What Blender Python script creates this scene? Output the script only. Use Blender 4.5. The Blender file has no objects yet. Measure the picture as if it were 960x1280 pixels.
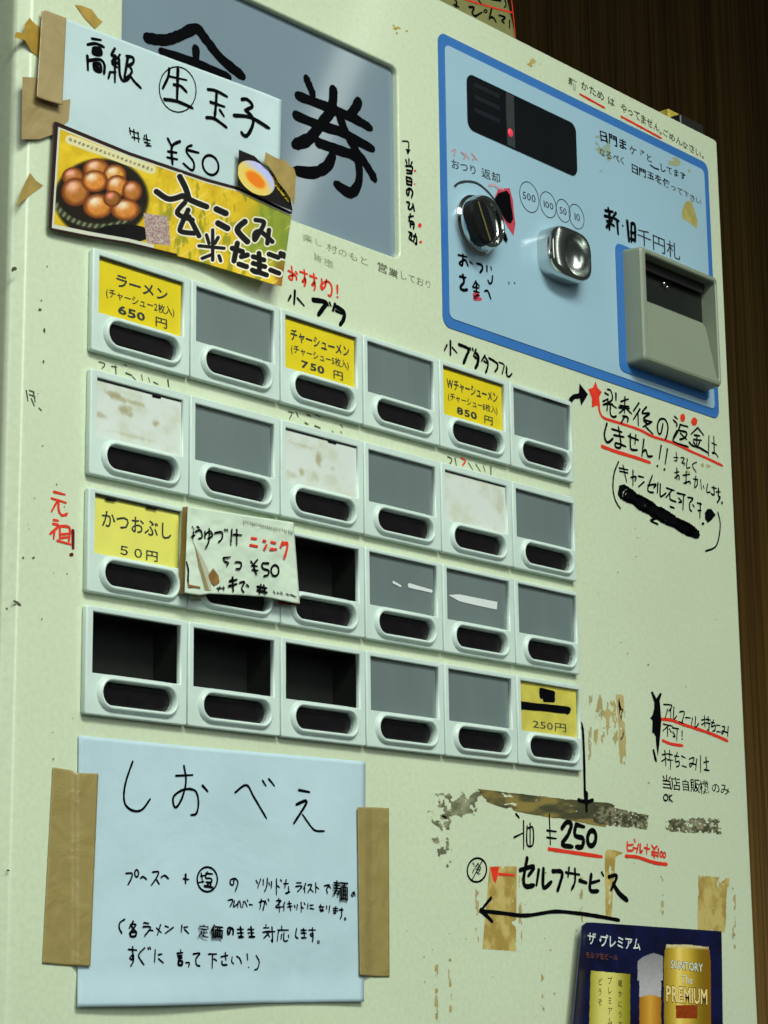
import bpy, bmesh, math, random
import numpy as np
from mathutils import Vector, Matrix

random.seed(7)
S = bpy.context.scene
COL = S.collection

# ------------------------------------------------------------------ camera
U = 0.055            # one button pitch in metres
Z0 = 1.45            # height of the top of the first row of label windows
R = np.array([[0.6597401, 0.0110187, -0.7514131], [0.1552714, 0.976318, 0.1506449], [0.735278, -0.2160595, 0.6424052]])
CC = np.array([-10.373524908, 5.436903214, -11.897190484])   # camera in pitches (right, down, into the wall)
F = 2752.526
cam = bpy.data.objects.new('camera', bpy.data.cameras.new('camera'))
COL.objects.link(cam)
cam.data.sensor_fit = 'VERTICAL'
cam.data.sensor_height = 24.0
cam.data.lens = F / 1280 * 24.0
cam.data.clip_end = 50
cam.data.clip_start = 0.02
r0, r1, r2 = R
cam.matrix_world = Matrix(((r0[0], -r1[0], -r2[0], CC[0]*U),
                           (r0[2], -r1[2], -r2[2], CC[2]*U),
                           (-r0[1], r1[1], r2[1], Z0 - CC[1]*U),
                           (0, 0, 0, 1)))
S.camera = cam

# ------------------------------------------------------------------ light
S.view_settings.view_transform = 'Standard'
S.view_settings.look = 'None'
S.view_settings.exposure = -0.05
S.view_settings.gamma = 1.0
W = bpy.data.worlds.new('World'); S.world = W; W.use_nodes = True
bg = W.node_tree.nodes['Background']
bg.inputs[0].default_value = (0.86, 1.0, 0.90, 1); bg.inputs[1].default_value = 0.05


def area(name, loc, target, sx, sy, power, color=(0.93, 1.0, 0.90)):
    l = bpy.data.lights.new(name, 'AREA'); l.shape = 'RECTANGLE'; l.size = sx; l.size_y = sy
    l.energy = power; l.color = color
    o = bpy.data.objects.new(name, l); COL.objects.link(o)
    o.location = loc
    o.rotation_euler = (Vector(target) - Vector(loc)).to_track_quat('-Z', 'Y').to_euler()
    return o


l = area('fluorescent_lamp', (-0.25, -1.25, 2.55), (0.2, 0, 1.08), 1.2, 0.30, 6.3)
l.data.spread = math.radians(75)
l = area('left_fill', (-1.9, -1.3, 1.90), (0.2, 0, 1.12), 0.9, 1.7, 1.5, (0.90, 1.0, 0.97))  # added light at the left, out of view, tall enough for door-edge highlights
l.data.spread = math.radians(75)
l = area('front_fill', (-0.3, -2.4, 2.2), (0.1, 0, 1.12), 0.9, 1.8, 2.8, (0.92, 1.0, 0.95))  # added front light, out of view, for highlights down the door edge
l.data.spread = math.radians(60)
l = area('side_fill', (1.36, 0.08, 0.62), (1.2, 0.34, 1.12), 0.15, 0.15, 6.0, (1.0, 0.84, 0.52)); l.data.spread = math.radians(60)  # invented warm light, out of view, to brighten the lower right wall
# the ceiling tube whose streak shows in the grey sign panel
tube = area('ceiling_tube', (2.50, -2.15, 2.92), (1.6, -1.2, 1.2), 0.06, 1.5, 1.1)
tz = (Vector((1.0, 0.2, 1.4)) - Vector((2.50, -2.15, 2.92))).normalized()
ty = Vector((0.42, -0.90, 0.0)).normalized(); tx = ty.cross(-tz).normalized(); ty = (-tz).cross(tx).normalized()
tube.rotation_euler = Matrix((tx, ty, -tz)).transposed().to_euler()

# ------------------------------------------------------------------ plane <-> photograph
def P(px, py, y=0.0):
    """point at depth y (metres, + into the machine) that the photograph shows at px, py"""
    d = R.T @ np.array([(px-480)/F, (py-640)/F, 1.0])
    w = CC + (y/U - CC[2])/d[2]*d
    return Vector((w[0]*U, y, Z0 - w[1]*U))


def L(X, Z, y=0.0):
    return Vector((X*U, y, Z0 + Z*U))


def mpp(px, py):     # metres per pixel at the face
    d = R.T @ np.array([(px-480)/F, (py-640)/F, 1.0])
    return (-CC[2])/d[2]*U/F


# ------------------------------------------------------------------ materials
def lin(c):
    c = c/255.0
    return c/12.92 if c <= 0.04045 else ((c+0.055)/1.055)**2.4


LC = (0.80, 0.88, 0.80)


def C(r, g, b):
    """albedo of a surface that reads as this sRGB colour under the lamps"""
    return tuple(min(0.9, lin(v)/k) for v, k in zip((r, g, b), LC))


def CA(a):  # numpy version, a (...,3) in 0..255
    a = np.clip(a, 0, 255)/255.0
    l = np.where(a <= 0.04045, a/12.92, ((a+0.055)/1.055)**2.4)
    return np.minimum(l/np.array(LC), 0.9)


MATS = {}


def mat(name, rgb, rough=0.5, metal=0.0, var=0.06, scale=30, bump=0.0, bscale=200, spec=0.5, coat=0.0, stretch=None, world=False):
    if name in MATS: return MATS[name]
    m = bpy.data.materials.new(name); m.use_nodes = True
    nt = m.node_tree; b = nt.nodes['Principled BSDF']
    b.inputs['Roughness'].default_value = rough
    b.inputs['Metallic'].default_value = metal
    b.inputs['Specular IOR Level'].default_value = spec
    b.inputs['Coat Weight'].default_value = coat; b.inputs['Coat Roughness'].default_value = 0.08
    tc = nt.nodes.new('ShaderNodeTexCoord')
    mp = nt.nodes.new('ShaderNodeMapping')
    if world: nt.links.new(nt.nodes.new('ShaderNodeNewGeometry').outputs['Position'], mp.inputs[0])
    else: nt.links.new(tc.outputs['Object'], mp.inputs[0])
    if stretch: mp.inputs['Scale'].default_value = stretch
    n = nt.nodes.new('ShaderNodeTexNoise'); n.inputs['Scale'].default_value = scale
    n.inputs['Detail'].default_value = 6
    nt.links.new(mp.outputs[0], n.inputs['Vector'])
    r = nt.nodes.new('ShaderNodeValToRGB')
    r.color_ramp.elements[0].position = 0.3; r.color_ramp.elements[1].position = 0.7
    r.color_ramp.elements[0].color = tuple(max(0, v*(1-var)) for v in rgb) + (1,)
    r.color_ramp.elements[1].color = tuple(min(1, v*(1+var)) for v in rgb) + (1,)
    nt.links.new(n.outputs['Fac'], r.inputs[0])
    nt.links.new(r.outputs[0], b.inputs['Base Color'])
    if bump:
        n2 = nt.nodes.new('ShaderNodeTexNoise'); n2.inputs['Scale'].default_value = bscale; n2.inputs['Detail'].default_value = 4
        nt.links.new(mp.outputs[0], n2.inputs['Vector'])
        bp = nt.nodes.new('ShaderNodeBump'); bp.inputs['Strength'].default_value = bump; bp.inputs['Distance'].default_value = 0.001
        nt.links.new(n2.outputs['Fac'], bp.inputs['Height']); nt.links.new(bp.outputs[0], b.inputs['Normal'])
    MATS[name] = m
    return m


def vmat(name, rough=0.5, spec=0.4, coat=0.0, wr=None):
    if name in MATS: return MATS[name]
    m = bpy.data.materials.new(name); m.use_nodes = True
    nt = m.node_tree; b = nt.nodes['Principled BSDF']
    b.inputs['Roughness'].default_value = rough; b.inputs['Specular IOR Level'].default_value = spec
    b.inputs['Coat Weight'].default_value = coat; b.inputs['Coat Roughness'].default_value = 0.2
    a = nt.nodes.new('ShaderNodeVertexColor'); a.layer_name = 'print'
    nt.links.new(a.outputs['Color'], b.inputs['Base Color'])
    if wr:
        ge = nt.nodes.new('ShaderNodeNewGeometry'); n2 = nt.nodes.new('ShaderNodeTexNoise'); n2.inputs['Scale'].default_value = wr[0]; n2.inputs['Detail'].default_value = 4
        n2.inputs['Distortion'].default_value = 1.0
        nt.links.new(ge.outputs['Position'], n2.inputs['Vector'])
        bp = nt.nodes.new('ShaderNodeBump'); bp.inputs['Strength'].default_value = wr[1]; bp.inputs['Distance'].default_value = 0.002
        nt.links.new(n2.outputs['Fac'], bp.inputs['Height']); nt.links.new(bp.outputs[0], b.inputs['Normal'])
    MATS[name] = m
    return m


# cream enamel with grime
def cream_mat():
    m = mat('cream_enamel', C(195, 214, 177), rough=0.28, coat=0.5, var=0.035, scale=9, bump=0.05, bscale=260)
    nt = m.node_tree; b = nt.nodes['Principled BSDF']
    src = b.inputs['Base Color'].links[0].from_socket
    tc = [n for n in nt.nodes if n.type == 'TEX_COORD'][0]
    # small stains
    n = nt.nodes.new('ShaderNodeTexNoise'); n.inputs['Scale'].default_value = 60; n.inputs['Detail'].default_value = 8; n.inputs['Roughness'].default_value = 0.7
    nt.links.new(tc.outputs['Object'], n.inputs['Vector'])
    r = nt.nodes.new('ShaderNodeValToRGB'); r.color_ramp.elements[0].position = 0.66; r.color_ramp.elements[1].position = 0.76
    nt.links.new(n.outputs['Fac'], r.inputs[0])
    mx = nt.nodes.new('ShaderNodeMix'); mx.data_type = 'RGBA'
    ml = nt.nodes.new('ShaderNodeMath'); ml.operation = 'MULTIPLY'; ml.inputs[1].default_value = 0.30
    nt.links.new(r.outputs[0], ml.inputs[0]); nt.links.new(ml.outputs[0], mx.inputs[0])
    nt.links.new(src, mx.inputs[6]); mx.inputs[7].default_value = C(140, 140, 80) + (1,)
    # fine speckle
    n3 = nt.nodes.new('ShaderNodeTexNoise'); n3.inputs['Scale'].default_value = 420; n3.inputs['Detail'].default_value = 2
    nt.links.new(tc.outputs['Object'], n3.inputs['Vector'])
    r3 = nt.nodes.new('ShaderNodeValToRGB'); r3.color_ramp.elements[0].position = 0.25; r3.color_ramp.elements[1].position = 0.75
    r3.color_ramp.elements[0].color = (0.90, 0.90, 0.90, 1); r3.color_ramp.elements[1].color = (1, 1, 1, 1)
    nt.links.new(n3.outputs['Fac'], r3.inputs[0])
    m2 = nt.nodes.new('ShaderNodeMix'); m2.data_type = 'RGBA'; m2.blend_type = 'MULTIPLY'; m2.inputs[0].default_value = 1
    nt.links.new(mx.outputs[2], m2.inputs[6]); nt.links.new(r3.outputs[0], m2.inputs[7])
    nt.links.new(m2.outputs[2], b.inputs['Base Color'])
    return m


CREAM = cream_mat()
SEAM = mat('seam_black', (0.01, 0.01, 0.01), 0.8)
HOUSING = mat('pale_plastic', C(186, 210, 194), 0.33, var=0.05, scale=60, world=True)
INK = mat('black_marker', (0.002, 0.002, 0.003), 0.8, var=0.3, spec=0.05)
FAINT = mat('worn_marker', C(112, 122, 88), 0.6, var=0.5, scale=300, spec=0.2)
GREYINK = mat('half_worn_marker', C(72, 78, 56), 0.6, var=0.6, scale=400, spec=0.2)
PRINTINK = mat('printed_ink', C(38, 48, 48), 0.5)
RED = mat('red_marker', C(205, 52, 32), 0.6, var=0.15, scale=150, spec=0.2)
PINK = mat('faded_red_marker', C(168, 140, 142), 0.6, var=0.2, scale=300, spec=0.2)
MAROON = mat('dark_red_marker', C(88, 14, 16), 0.6, spec=0.2)
BLACKPL = mat('black_gloss_plastic', (0.007, 0.005, 0.007), 0.32, spec=0.35, var=0.3, scale=120)
BLACKMT = mat('black_plastic', (0.015, 0.014, 0.014), 0.35)
GREYPL = mat('grey_acrylic', C(97, 113, 108), 0.20, var=0.08, scale=40, world=True, stretch=(1, 1, .25))
SIGNPL = mat('sign_acrylic', C(112, 134, 140), 0.06, var=0.05, scale=12)
YELLOW = mat('yellow_card', C(204, 190, 18), 0.5, var=0.05, scale=60)
LEMON = mat('lemon_card', C(205, 208, 92), 0.5, var=0.05, scale=60)
DULLY = mat('dull_yellow_card', C(186, 182, 74), 0.5, var=0.14, scale=120)
BLUEB = mat('blue_print', C(48, 108, 168), 0.35, var=0.05)
BLUEL = mat('light_blue_panel', C(144, 182, 191), 0.25, var=0.03, scale=14)
CHROME = mat('chrome', (0.62, 0.64, 0.62), 0.10, metal=1.0, var=0.04)
SATIN = mat('satin_chrome', (0.50, 0.53, 0.50), 0.26, metal=1.0, var=0.06)
GREYBOX = mat('grey_moulding', C(124, 137, 114), 0.42, var=0.03, bump=0.1, bscale=900)
DARKHOLE = mat('dark_interior', (0.006, 0.008, 0.006), 0.5)
WHITET = mat('white_tape', C(200, 215, 205), 0.4)
PAPER = vmat('paper', 0.75, 0.2, wr=(15, .75))
GLOSSP = vmat('glossy_print', 0.33, 0.5, wr=(30, .25))
TAPE = vmat('brown_packing_tape', 0.36, 0.5, wr=(70, .5))
GRIME = vmat('grime', 0.6, 0.2)


# ------------------------------------------------------------------ mesh helpers
def tag(o, label=None, cat=None, group=None, kind=None):
    if label: o['label'] = label
    if cat: o['category'] = cat
    if group: o['group'] = group
    if kind: o['kind'] = kind
    return o


def link(name, me, m, parent=None, loc=None):
    o = bpy.data.objects.new(name, me); COL.objects.link(o)
    if m and not me.materials: me.materials.append(m)
    if loc is not None: o.location = loc
    if parent is not None:
        o.parent = parent
        o.matrix_parent_inverse = Matrix.Translation(-world_loc(parent))
    return o


def world_loc(o):
    v = Vector(o.location)
    p = o.parent
    if p is not None: v = v  # children of the machine keep world coordinates in location
    return v


def mesh(name, vs, fs, m, parent=None, smooth=False):
    me = bpy.data.meshes.new(name); me.from_pydata([tuple(v) for v in vs], [], fs); me.update()
    if smooth:
        for p in me.polygons: p.use_smooth = True
    return link(name, me, m, parent)


def bm_obj(name, bm, m, parent=None, smooth=False, loc=None):
    me = bpy.data.meshes.new(name); bm.to_mesh(me); bm.free()
    if smooth:
        for p in me.polygons: p.use_smooth = True
    return link(name, me, m, parent, loc)


def spline_pts(pts, seg=5):
    """Catmull-Rom through pts"""
    if len(pts) < 3: return [tuple(p) for p in pts]
    a = [pts[0]] + list(pts) + [pts[-1]]; out = []
    for i in range(1, len(a)-2):
        p0, p1, p2, p3 = (np.array(a[i+k-1], float) for k in range(4))
        for t in np.linspace(0, 1, seg, endpoint=False):
            out.append(tuple(0.5*((2*p1)+(-p0+p2)*t+(2*p0-5*p1+4*p2-p3)*t*t+(-p0+3*p1-3*p2+p3)*t**3)))
    out.append(tuple(pts[-1]))
    return out


LIFT = [0.00012]


class Ink:
    """pen strokes on a surface at depth y; coordinates come in photo pixels"""
    def __init__(s, y=0.0, yfn=None):
        s.v = []; s.f = []; s.n = 0; s.parts = []; s.y = y; s.yfn = yfn

    def pt(s, px, py, k):
        y = s.y if s.yfn is None else s.yfn(px, py)
        return P(px, py, y - 0.00019 - (k % 17)*0.000007)

    def stroke(s, pts, w, smooth=True, taper=0.25, rough=0.10):
        q = spline_pts(pts) if smooth else list(pts)
        k = s.n; s.n += 1
        c = [s.pt(x, y, k) for x, y in q]
        n = len(c); hw = w*0.5*mpp(*pts[0])
        b = len(s.v)
        for i in range(n):
            t = (c[min(i+1, n-1)] - c[max(i-1, 0)])
            if t.length < 1e-9: t = Vector((1, 0, 0))
            t.normalize(); nr = Vector((-t.z, 0, t.x))
            h = hw*1.58*(1 + rough*random.uniform(-1, 1))
            if i == n-1: h *= (1-taper)
            s.v += [c[i] + nr*h, c[i] - nr*h]
        for i in range(n-1):
            a = b+2*i; s.f.append((a, a+1, a+3, a+2))
        for e, sg in ((0, 1), (n-1, -1)):       # round caps
            t = (c[1]-c[0]) if e == 0 else (c[-2]-c[-1])
            t.normalize(); nr = (s.v[b+2*e] - c[e]); 
            m0 = len(s.v); a0 = b+2*e
            for j in range(1, 4):
                an = math.pi*j/4
                s.v.append(c[e] + nr*math.cos(an) - t*nr.length*math.sin(an))
            s.f.append((a0, m0, m0+1, m0+2, a0+1))

    def many(s, o, z, lst, w):
        for st in lst:
            ww = w
            if isinstance(st[-1], (int, float)): ww = st[-1]; st = st[:-1]
            s.stroke([(o[0]+x/z, o[1]+y/z) for x, y in st], ww)

    def ell(s, cx, cy, rx, ry, w, rot=0, n=26, gap=0.0):
        pts = []
        for i in range(n+1):
            a = -1.2 + (2*math.pi+gap)*i/n
            x, y = rx*math.cos(a), ry*math.sin(a)
            pts.append((cx+x*math.cos(rot)-y*math.sin(rot), cy+x*math.sin(rot)+y*math.cos(rot)))
        s.stroke(pts, w, smooth=False, taper=0, rough=0.05)

    def fill(s, pts):
        k = s.n; s.n += 1
        b = len(s.v); s.v += [s.pt(x, y, k) for x, y in pts]; s.f.append(tuple(range(b, b+len(pts))))

    def dot(s, x, y, r, ry=None):
        ry = ry or r
        s.fill([(x+r*math.cos(a)*random.uniform(.9, 1.1), y+ry*math.sin(a)*random.uniform(.9, 1.1)) for a in np.linspace(0, 2*math.pi, 12, endpoint=False)])

    def done(s, name, m, parent, label=None, gap=0.006):
        """one object for each word or mark that stands apart"""
        if not s.f: return None
        fs = []; box_ = []
        par = {}
        def find(i):
            while par[i] != i: par[i] = par[par[i]]; i = par[i]
            return i
        # pieces = connected faces
        vp = list(range(len(s.v)))
        def fv(i):
            while vp[i] != i: vp[i] = vp[vp[i]]; i = vp[i]
            return i
        for f in s.f:
            for k in f[1:]: vp[fv(k)] = fv(f[0])
        comp = {}
        for f in s.f: comp.setdefault(fv(f[0]), []).append(f)
        keys = list(comp); bb = {}
        for k in keys:
            vv = [s.v[i] for f in comp[k] for i in f]
            bb[k] = (min(v.x for v in vv), max(v.x for v in vv), min(v.z for v in vv), max(v.z for v in vv)); par[k] = k
        for i, a in enumerate(keys):
            for b in keys[i+1:]:
                A, B = bb[a], bb[b]
                if A[0]-gap < B[1] and B[0]-gap < A[1] and A[2]-gap < B[3] and B[2]-gap < A[3]: par[find(a)] = find(b)
        grp = {}
        for k in keys: grp.setdefault(find(k), []).extend(comp[k])
        out = None
        for g in grp.values():
            ids = sorted({i for f in g for i in f}); mp = {v: i for i, v in enumerate(ids)}
            out = s._one(name, [s.v[i] for i in ids], [tuple(mp[i] for i in f) for f in g], m, parent, label)
            s.parts.append(out)
        return out

    def _one(s, name, v, f, m, parent, label):
        o = mesh(name, v, f, m, parent)
        bm = bmesh.new(); bm.from_mesh(o.data)
        bmesh.ops.triangulate(bm, faces=[f for f in bm.faces if len(f.verts) > 4])
        for f in bm.faces:
            f.normal_update()
            if f.normal.y > 0: f.normal_flip()
        bm.to_mesh(o.data); bm.free()
        if label: o['label'] = label
        return o


_tc = {}


def glyph_mesh(ch, off=0.0):
    key = (ch, off)
    if key in _tc: return _tc[key]
    cu = bpy.data.curves.new('t', 'FONT'); cu.body = ch; cu.resolution_u = 2; cu.size = 1; cu.offset = off
    ob = bpy.data.objects.new('t', cu); COL.objects.link(ob)
    dg = bpy.context.evaluated_depsgraph_get()
    me = bpy.data.meshes.new_from_object(ob.evaluated_get(dg))
    v = np.array([x.co[:] for x in me.vertices]).reshape(-1, 3)
    f = [tuple(p.vertices) for p in me.polygons]
    bpy.data.objects.remove(ob); bpy.data.meshes.remove(me); bpy.data.curves.remove(cu)
    _tc[key] = (v, f)
    return v, f


def text(name, s, A, B, h, m, parent, y=0.0, off=0.0, jit=0.0, vertical=False, rot=0.0, world=False, yfn=None):
    """text along the line A..B (pixels, or world vectors), glyph height h (px or metres);
    jit > 0 makes it read as handwriting"""
    a = A if world else P(*A, y); b = B if world else P(*B, y)
    hm = h if world else h*mpp(*A)
    d = (b-a); n = len(s); step = d/n
    adv = [1.0]*n
    if not vertical:
        adv = []
        for ch in s:
            gv = glyph_mesh(ch, off)[0] if ch not in ' 　' else []
            adv.append(0.5 if not len(gv) else (1.0 if (gv[:, 0].max() > 0.72 and ord(ch) > 0x2000) else gv[:, 0].max()+0.06))
    tot = sum(adv); cum = [sum(adv[:i])/tot for i in range(n)]
    dx = d.normalized(); up = Vector((-dx.z, 0, dx.x))
    vs, fs = [], []
    for i, ch in enumerate(s):
        if ch in ' 　': continue
        v, f = glyph_mesh(ch, off)
        if not len(v): continue
        o = a + d*cum[i]
        cellw = hm if vertical else d.length*adv[i]/tot
        if vertical: gx, gy = Vector((hm, 0, 0)), Vector((0, 0, hm))
        else: gx, gy = dx*cellw, up*hm
        th = random.uniform(-1, 1)*jit*0.35 + rot; sc = 1+random.uniform(-1, 1)*jit*0.6
        jx, jy = random.uniform(-1, 1)*jit*0.25, random.uniform(-1, 1)*jit*0.25
        sh = jit*0.9
        w_ = 1.0 if vertical else adv[i]
        ph = random.uniform(0, 6)
        b0 = len(vs)
        for x, yy, _ in v:
            x = x/w_
            x2, y2 = x-0.5, yy-0.38
            if jit:
                x2 += jit*0.12*math.sin(y2*7+ph); y2 += jit*0.12*math.sin(x2*6+ph*1.7)
                x2 += -sh*0.15*y2
            x3 = (x2*math.cos(th)-y2*math.sin(th))*sc+0.5+jx; y3 = (x2*math.sin(th)+y2*math.cos(th))*sc+0.38+jy
            q = o + gx*x3 + gy*y3
            q.y = (y if not world else a.y) - 0.00013
            vs.append(q)
        fs += [tuple(b0+k for k in t) for t in f]
    if not vs: return None
    o = mesh(name, vs, fs, m, parent)
    return o


def rnd_rect(x0, z0, x1, z1, r, n=6):
    out = []
    for cx, cz, a0 in ((x1-r, z1-r, 0), (x0+r, z1-r, 90), (x0+r, z0+r, 180), (x1-r, z0+r, 270)):
        for i in range(n+1):
            a = math.radians(a0+90*i/n); out.append((cx+r*math.cos(a), cz+r*math.sin(a)))
    return out


def stadium(cx, cz, hw, hh, n=10):
    out = []
    for sx, a0 in ((1, -90), (-1, 90)):
        for i in range(n+1):
            a = math.radians(a0+180*i/n); out.append((cx+sx*(hw-hh)+hh*math.cos(a), cz+hh*math.sin(a)))
    return out


def plate(name, outer, holes, y0, y1, m, parent, bevel=0.0, scale=U, z0=Z0, loc=None, raw=False):
    """flat plate with holes between depths y0 (front) and y1 (back); outlines in pitches"""
    cu = bpy.data.curves.new(name, 'CURVE'); cu.dimensions = '2D'; cu.fill_mode = 'BOTH'
    for ol in [outer]+list(holes):
        sp = cu.splines.new('POLY'); sp.points.add(len(ol)-1); sp.use_cyclic_u = True
        for p, (x, z) in zip(sp.points, ol): p.co = (x*scale, z*scale, 0, 1)
    cu.extrude = max(1e-5, (y1-y0)/2 - bevel); cu.bevel_depth = bevel; cu.bevel_resolution = 2; cu.offset = -bevel
    ob = bpy.data.objects.new(name, cu); COL.objects.link(ob)
    dg = bpy.context.evaluated_depsgraph_get()
    me = bpy.data.meshes.new_from_object(ob.evaluated_get(dg))
    bpy.data.objects.remove(ob); bpy.data.curves.remove(cu)
    me.materials.clear()
    yc = (y0+y1)/2
    me.transform(Matrix(((1, 0, 0, 0), (0, 0, -1, yc), (0, 1, 0, z0), (0, 0, 0, 1))))
    # keep winding: normals outwards
    bm = bmesh.new(); bm.from_mesh(me); bmesh.ops.remove_doubles(bm, verts=bm.verts, dist=1e-6)
    bmesh.ops.recalc_face_normals(bm, faces=bm.faces); bm.to_mesh(me); bm.free()
    me.name = name
    if raw: return me
    return link(name, me, m, parent, loc)


def box(name, x0, x1, y0, y1, z0, z1, m, parent=None, bev=0.0):
    bm = bmesh.new(); bmesh.ops.create_cube(bm, size=1)
    for v in bm.verts:
        v.co = Vector((x0+(v.co.x+.5)*(x1-x0), y0+(v.co.y+.5)*(y1-y0), z0+(v.co.z+.5)*(z1-z0)))
    if bev: bmesh.ops.bevel(bm, geom=list(bm.edges), offset=bev, segments=3, affect='EDGES', profile=0.5)
    return bm_obj(name, bm, m, parent)


# value noise
_rs = np.random.RandomState(3); _tab = _rs.rand(256, 256)


def vnoise(x, y):
    xi = np.floor(x).astype(int); yi = np.floor(y).astype(int); fx = x-xi; fy = y-yi
    fx = fx*fx*(3-2*fx); fy = fy*fy*(3-2*fy)
    t = lambda a, b: _tab[a % 256, b % 256]
    return (t(xi, yi)*(1-fx)+t(xi+1, yi)*fx)*(1-fy) + (t(xi, yi+1)*(1-fx)+t(xi+1, yi+1)*fx)*fy


def fbm(x, y, o=4):
    x = np.asarray(x, float); y = np.asarray(y, float)
    s = 0; a = .5; tot = 0
    for i in range(o):
        s = s+a*vnoise(x*2**i+17*i, y*2**i+31*i); tot += a; a *= .55
    return s/tot


def poly_at(line, t):
    p = np.array(line, float); d = np.r_[0, np.cumsum(np.hypot(*np.diff(p, axis=0).T))]; d /= d[-1]
    return np.stack([np.interp(t, d, p[:, 0]), np.interp(t, d, p[:, 1])], -1)


def sheet(name, top, bot, nx, ny, colorfn, m, parent=None, yfn=None, y=0.0, mask=None, thick=0.0):
    """thin sheet ruled between two pixel polylines, vertex-coloured by colorfn(u, v, px, py)"""
    u = np.linspace(0, 1, nx+1); v = np.linspace(0, 1, ny+1)
    T = poly_at(top, u); B = poly_at(bot, u)
    g = T[None]*(1-v[:, None, None]) + B[None]*v[:, None, None]     # ny+1, nx+1, 2
    UU, VV = np.meshgrid(u, v)
    px, py = g[..., 0], g[..., 1]
    yy = np.full(px.shape, y) if yfn is None else yfn(UU, VV, px, py)
    # vectorised P
    d = np.stack([(px-480)/F, (py-640)/F, np.ones_like(px)], -1) @ R
    w = CC + ((yy/U-CC[2])/d[..., 2])[..., None]*d
    co = np.stack([w[..., 0]*U, yy, Z0-w[..., 1]*U], -1).reshape(-1, 3)
    col = np.broadcast_to(np.asarray(colorfn(UU, VV, px, py), float), px.shape+(3,))
    idx = np.arange((nx+1)*(ny+1)).reshape(ny+1, nx+1)
    q = np.stack([idx[:-1, :-1], idx[1:, :-1], idx[1:, 1:], idx[:-1, 1:]], -1)
    if mask is not None:
        mk = mask(UU, VV, px, py); c4 = (mk[:-1, :-1] + mk[1:, :-1]*1 + mk[1:, 1:]*1 + mk[:-1, 1:]*1) >= 3
        q = q[c4]
    q = q.reshape(-1, 4)
    used, inv = np.unique(q, return_inverse=True); q = inv.reshape(-1, 4)
    co = co[used]; cc = CA(col).reshape(-1, 3)[used]
    me = bpy.data.meshes.new(name)
    me.vertices.add(len(co)); me.vertices.foreach_set('co', co.ravel())
    me.loops.add(q.size); me.loops.foreach_set('vertex_index', q.ravel().astype(np.int32))
    me.polygons.add(len(q)); me.polygons.foreach_set('loop_start', np.arange(0, q.size, 4, dtype=np.int32))
    me.update(calc_edges=True); me.validate()
    at = me.color_attributes.new('print', 'FLOAT_COLOR', 'POINT')
    at.data.foreach_set('color', np.c_[cc, np.ones(len(cc))].ravel())
    for p in me.polygons: p.use_smooth = True
    o = link(name, me, m, parent)
    if thick:
        s = o.modifiers.new('thickness', 'SOLIDIFY'); s.thickness = thick; s.offset = 1
        # faces look towards -y; thickness grows away from the viewer
        s.offset = -1
    return o


def flat(name, pts, m, parent, y, col, thick=0.0):
    """small polygonal scrap with vertex colour"""
    vs = [P(a, b, y) for a, b in pts]
    o = mesh(name, vs, [tuple(range(len(vs)))], m, parent)
    bm = bmesh.new(); bm.from_mesh(o.data)
    bmesh.ops.triangulate(bm, faces=bm.faces)
    for _ in range(2): bmesh.ops.subdivide_edges(bm, edges=list(bm.edges), cuts=1, use_grid_fill=True)
    for f in bm.faces:
        f.normal_update()
        if f.normal.y > 0: f.normal_flip()
    bm.to_mesh(o.data); bm.free()
    at = o.data.color_attributes.new('print', 'FLOAT_COLOR', 'POINT')
    for i, v in enumerate(o.data.vertices):
        k = 0.85+0.3*float(fbm(np.array(v.co.x*260), np.array(v.co.z*260)))
        c = CA(np.array(col, float)*k); at.data[i].color = (*c, 1)
    return o


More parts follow.
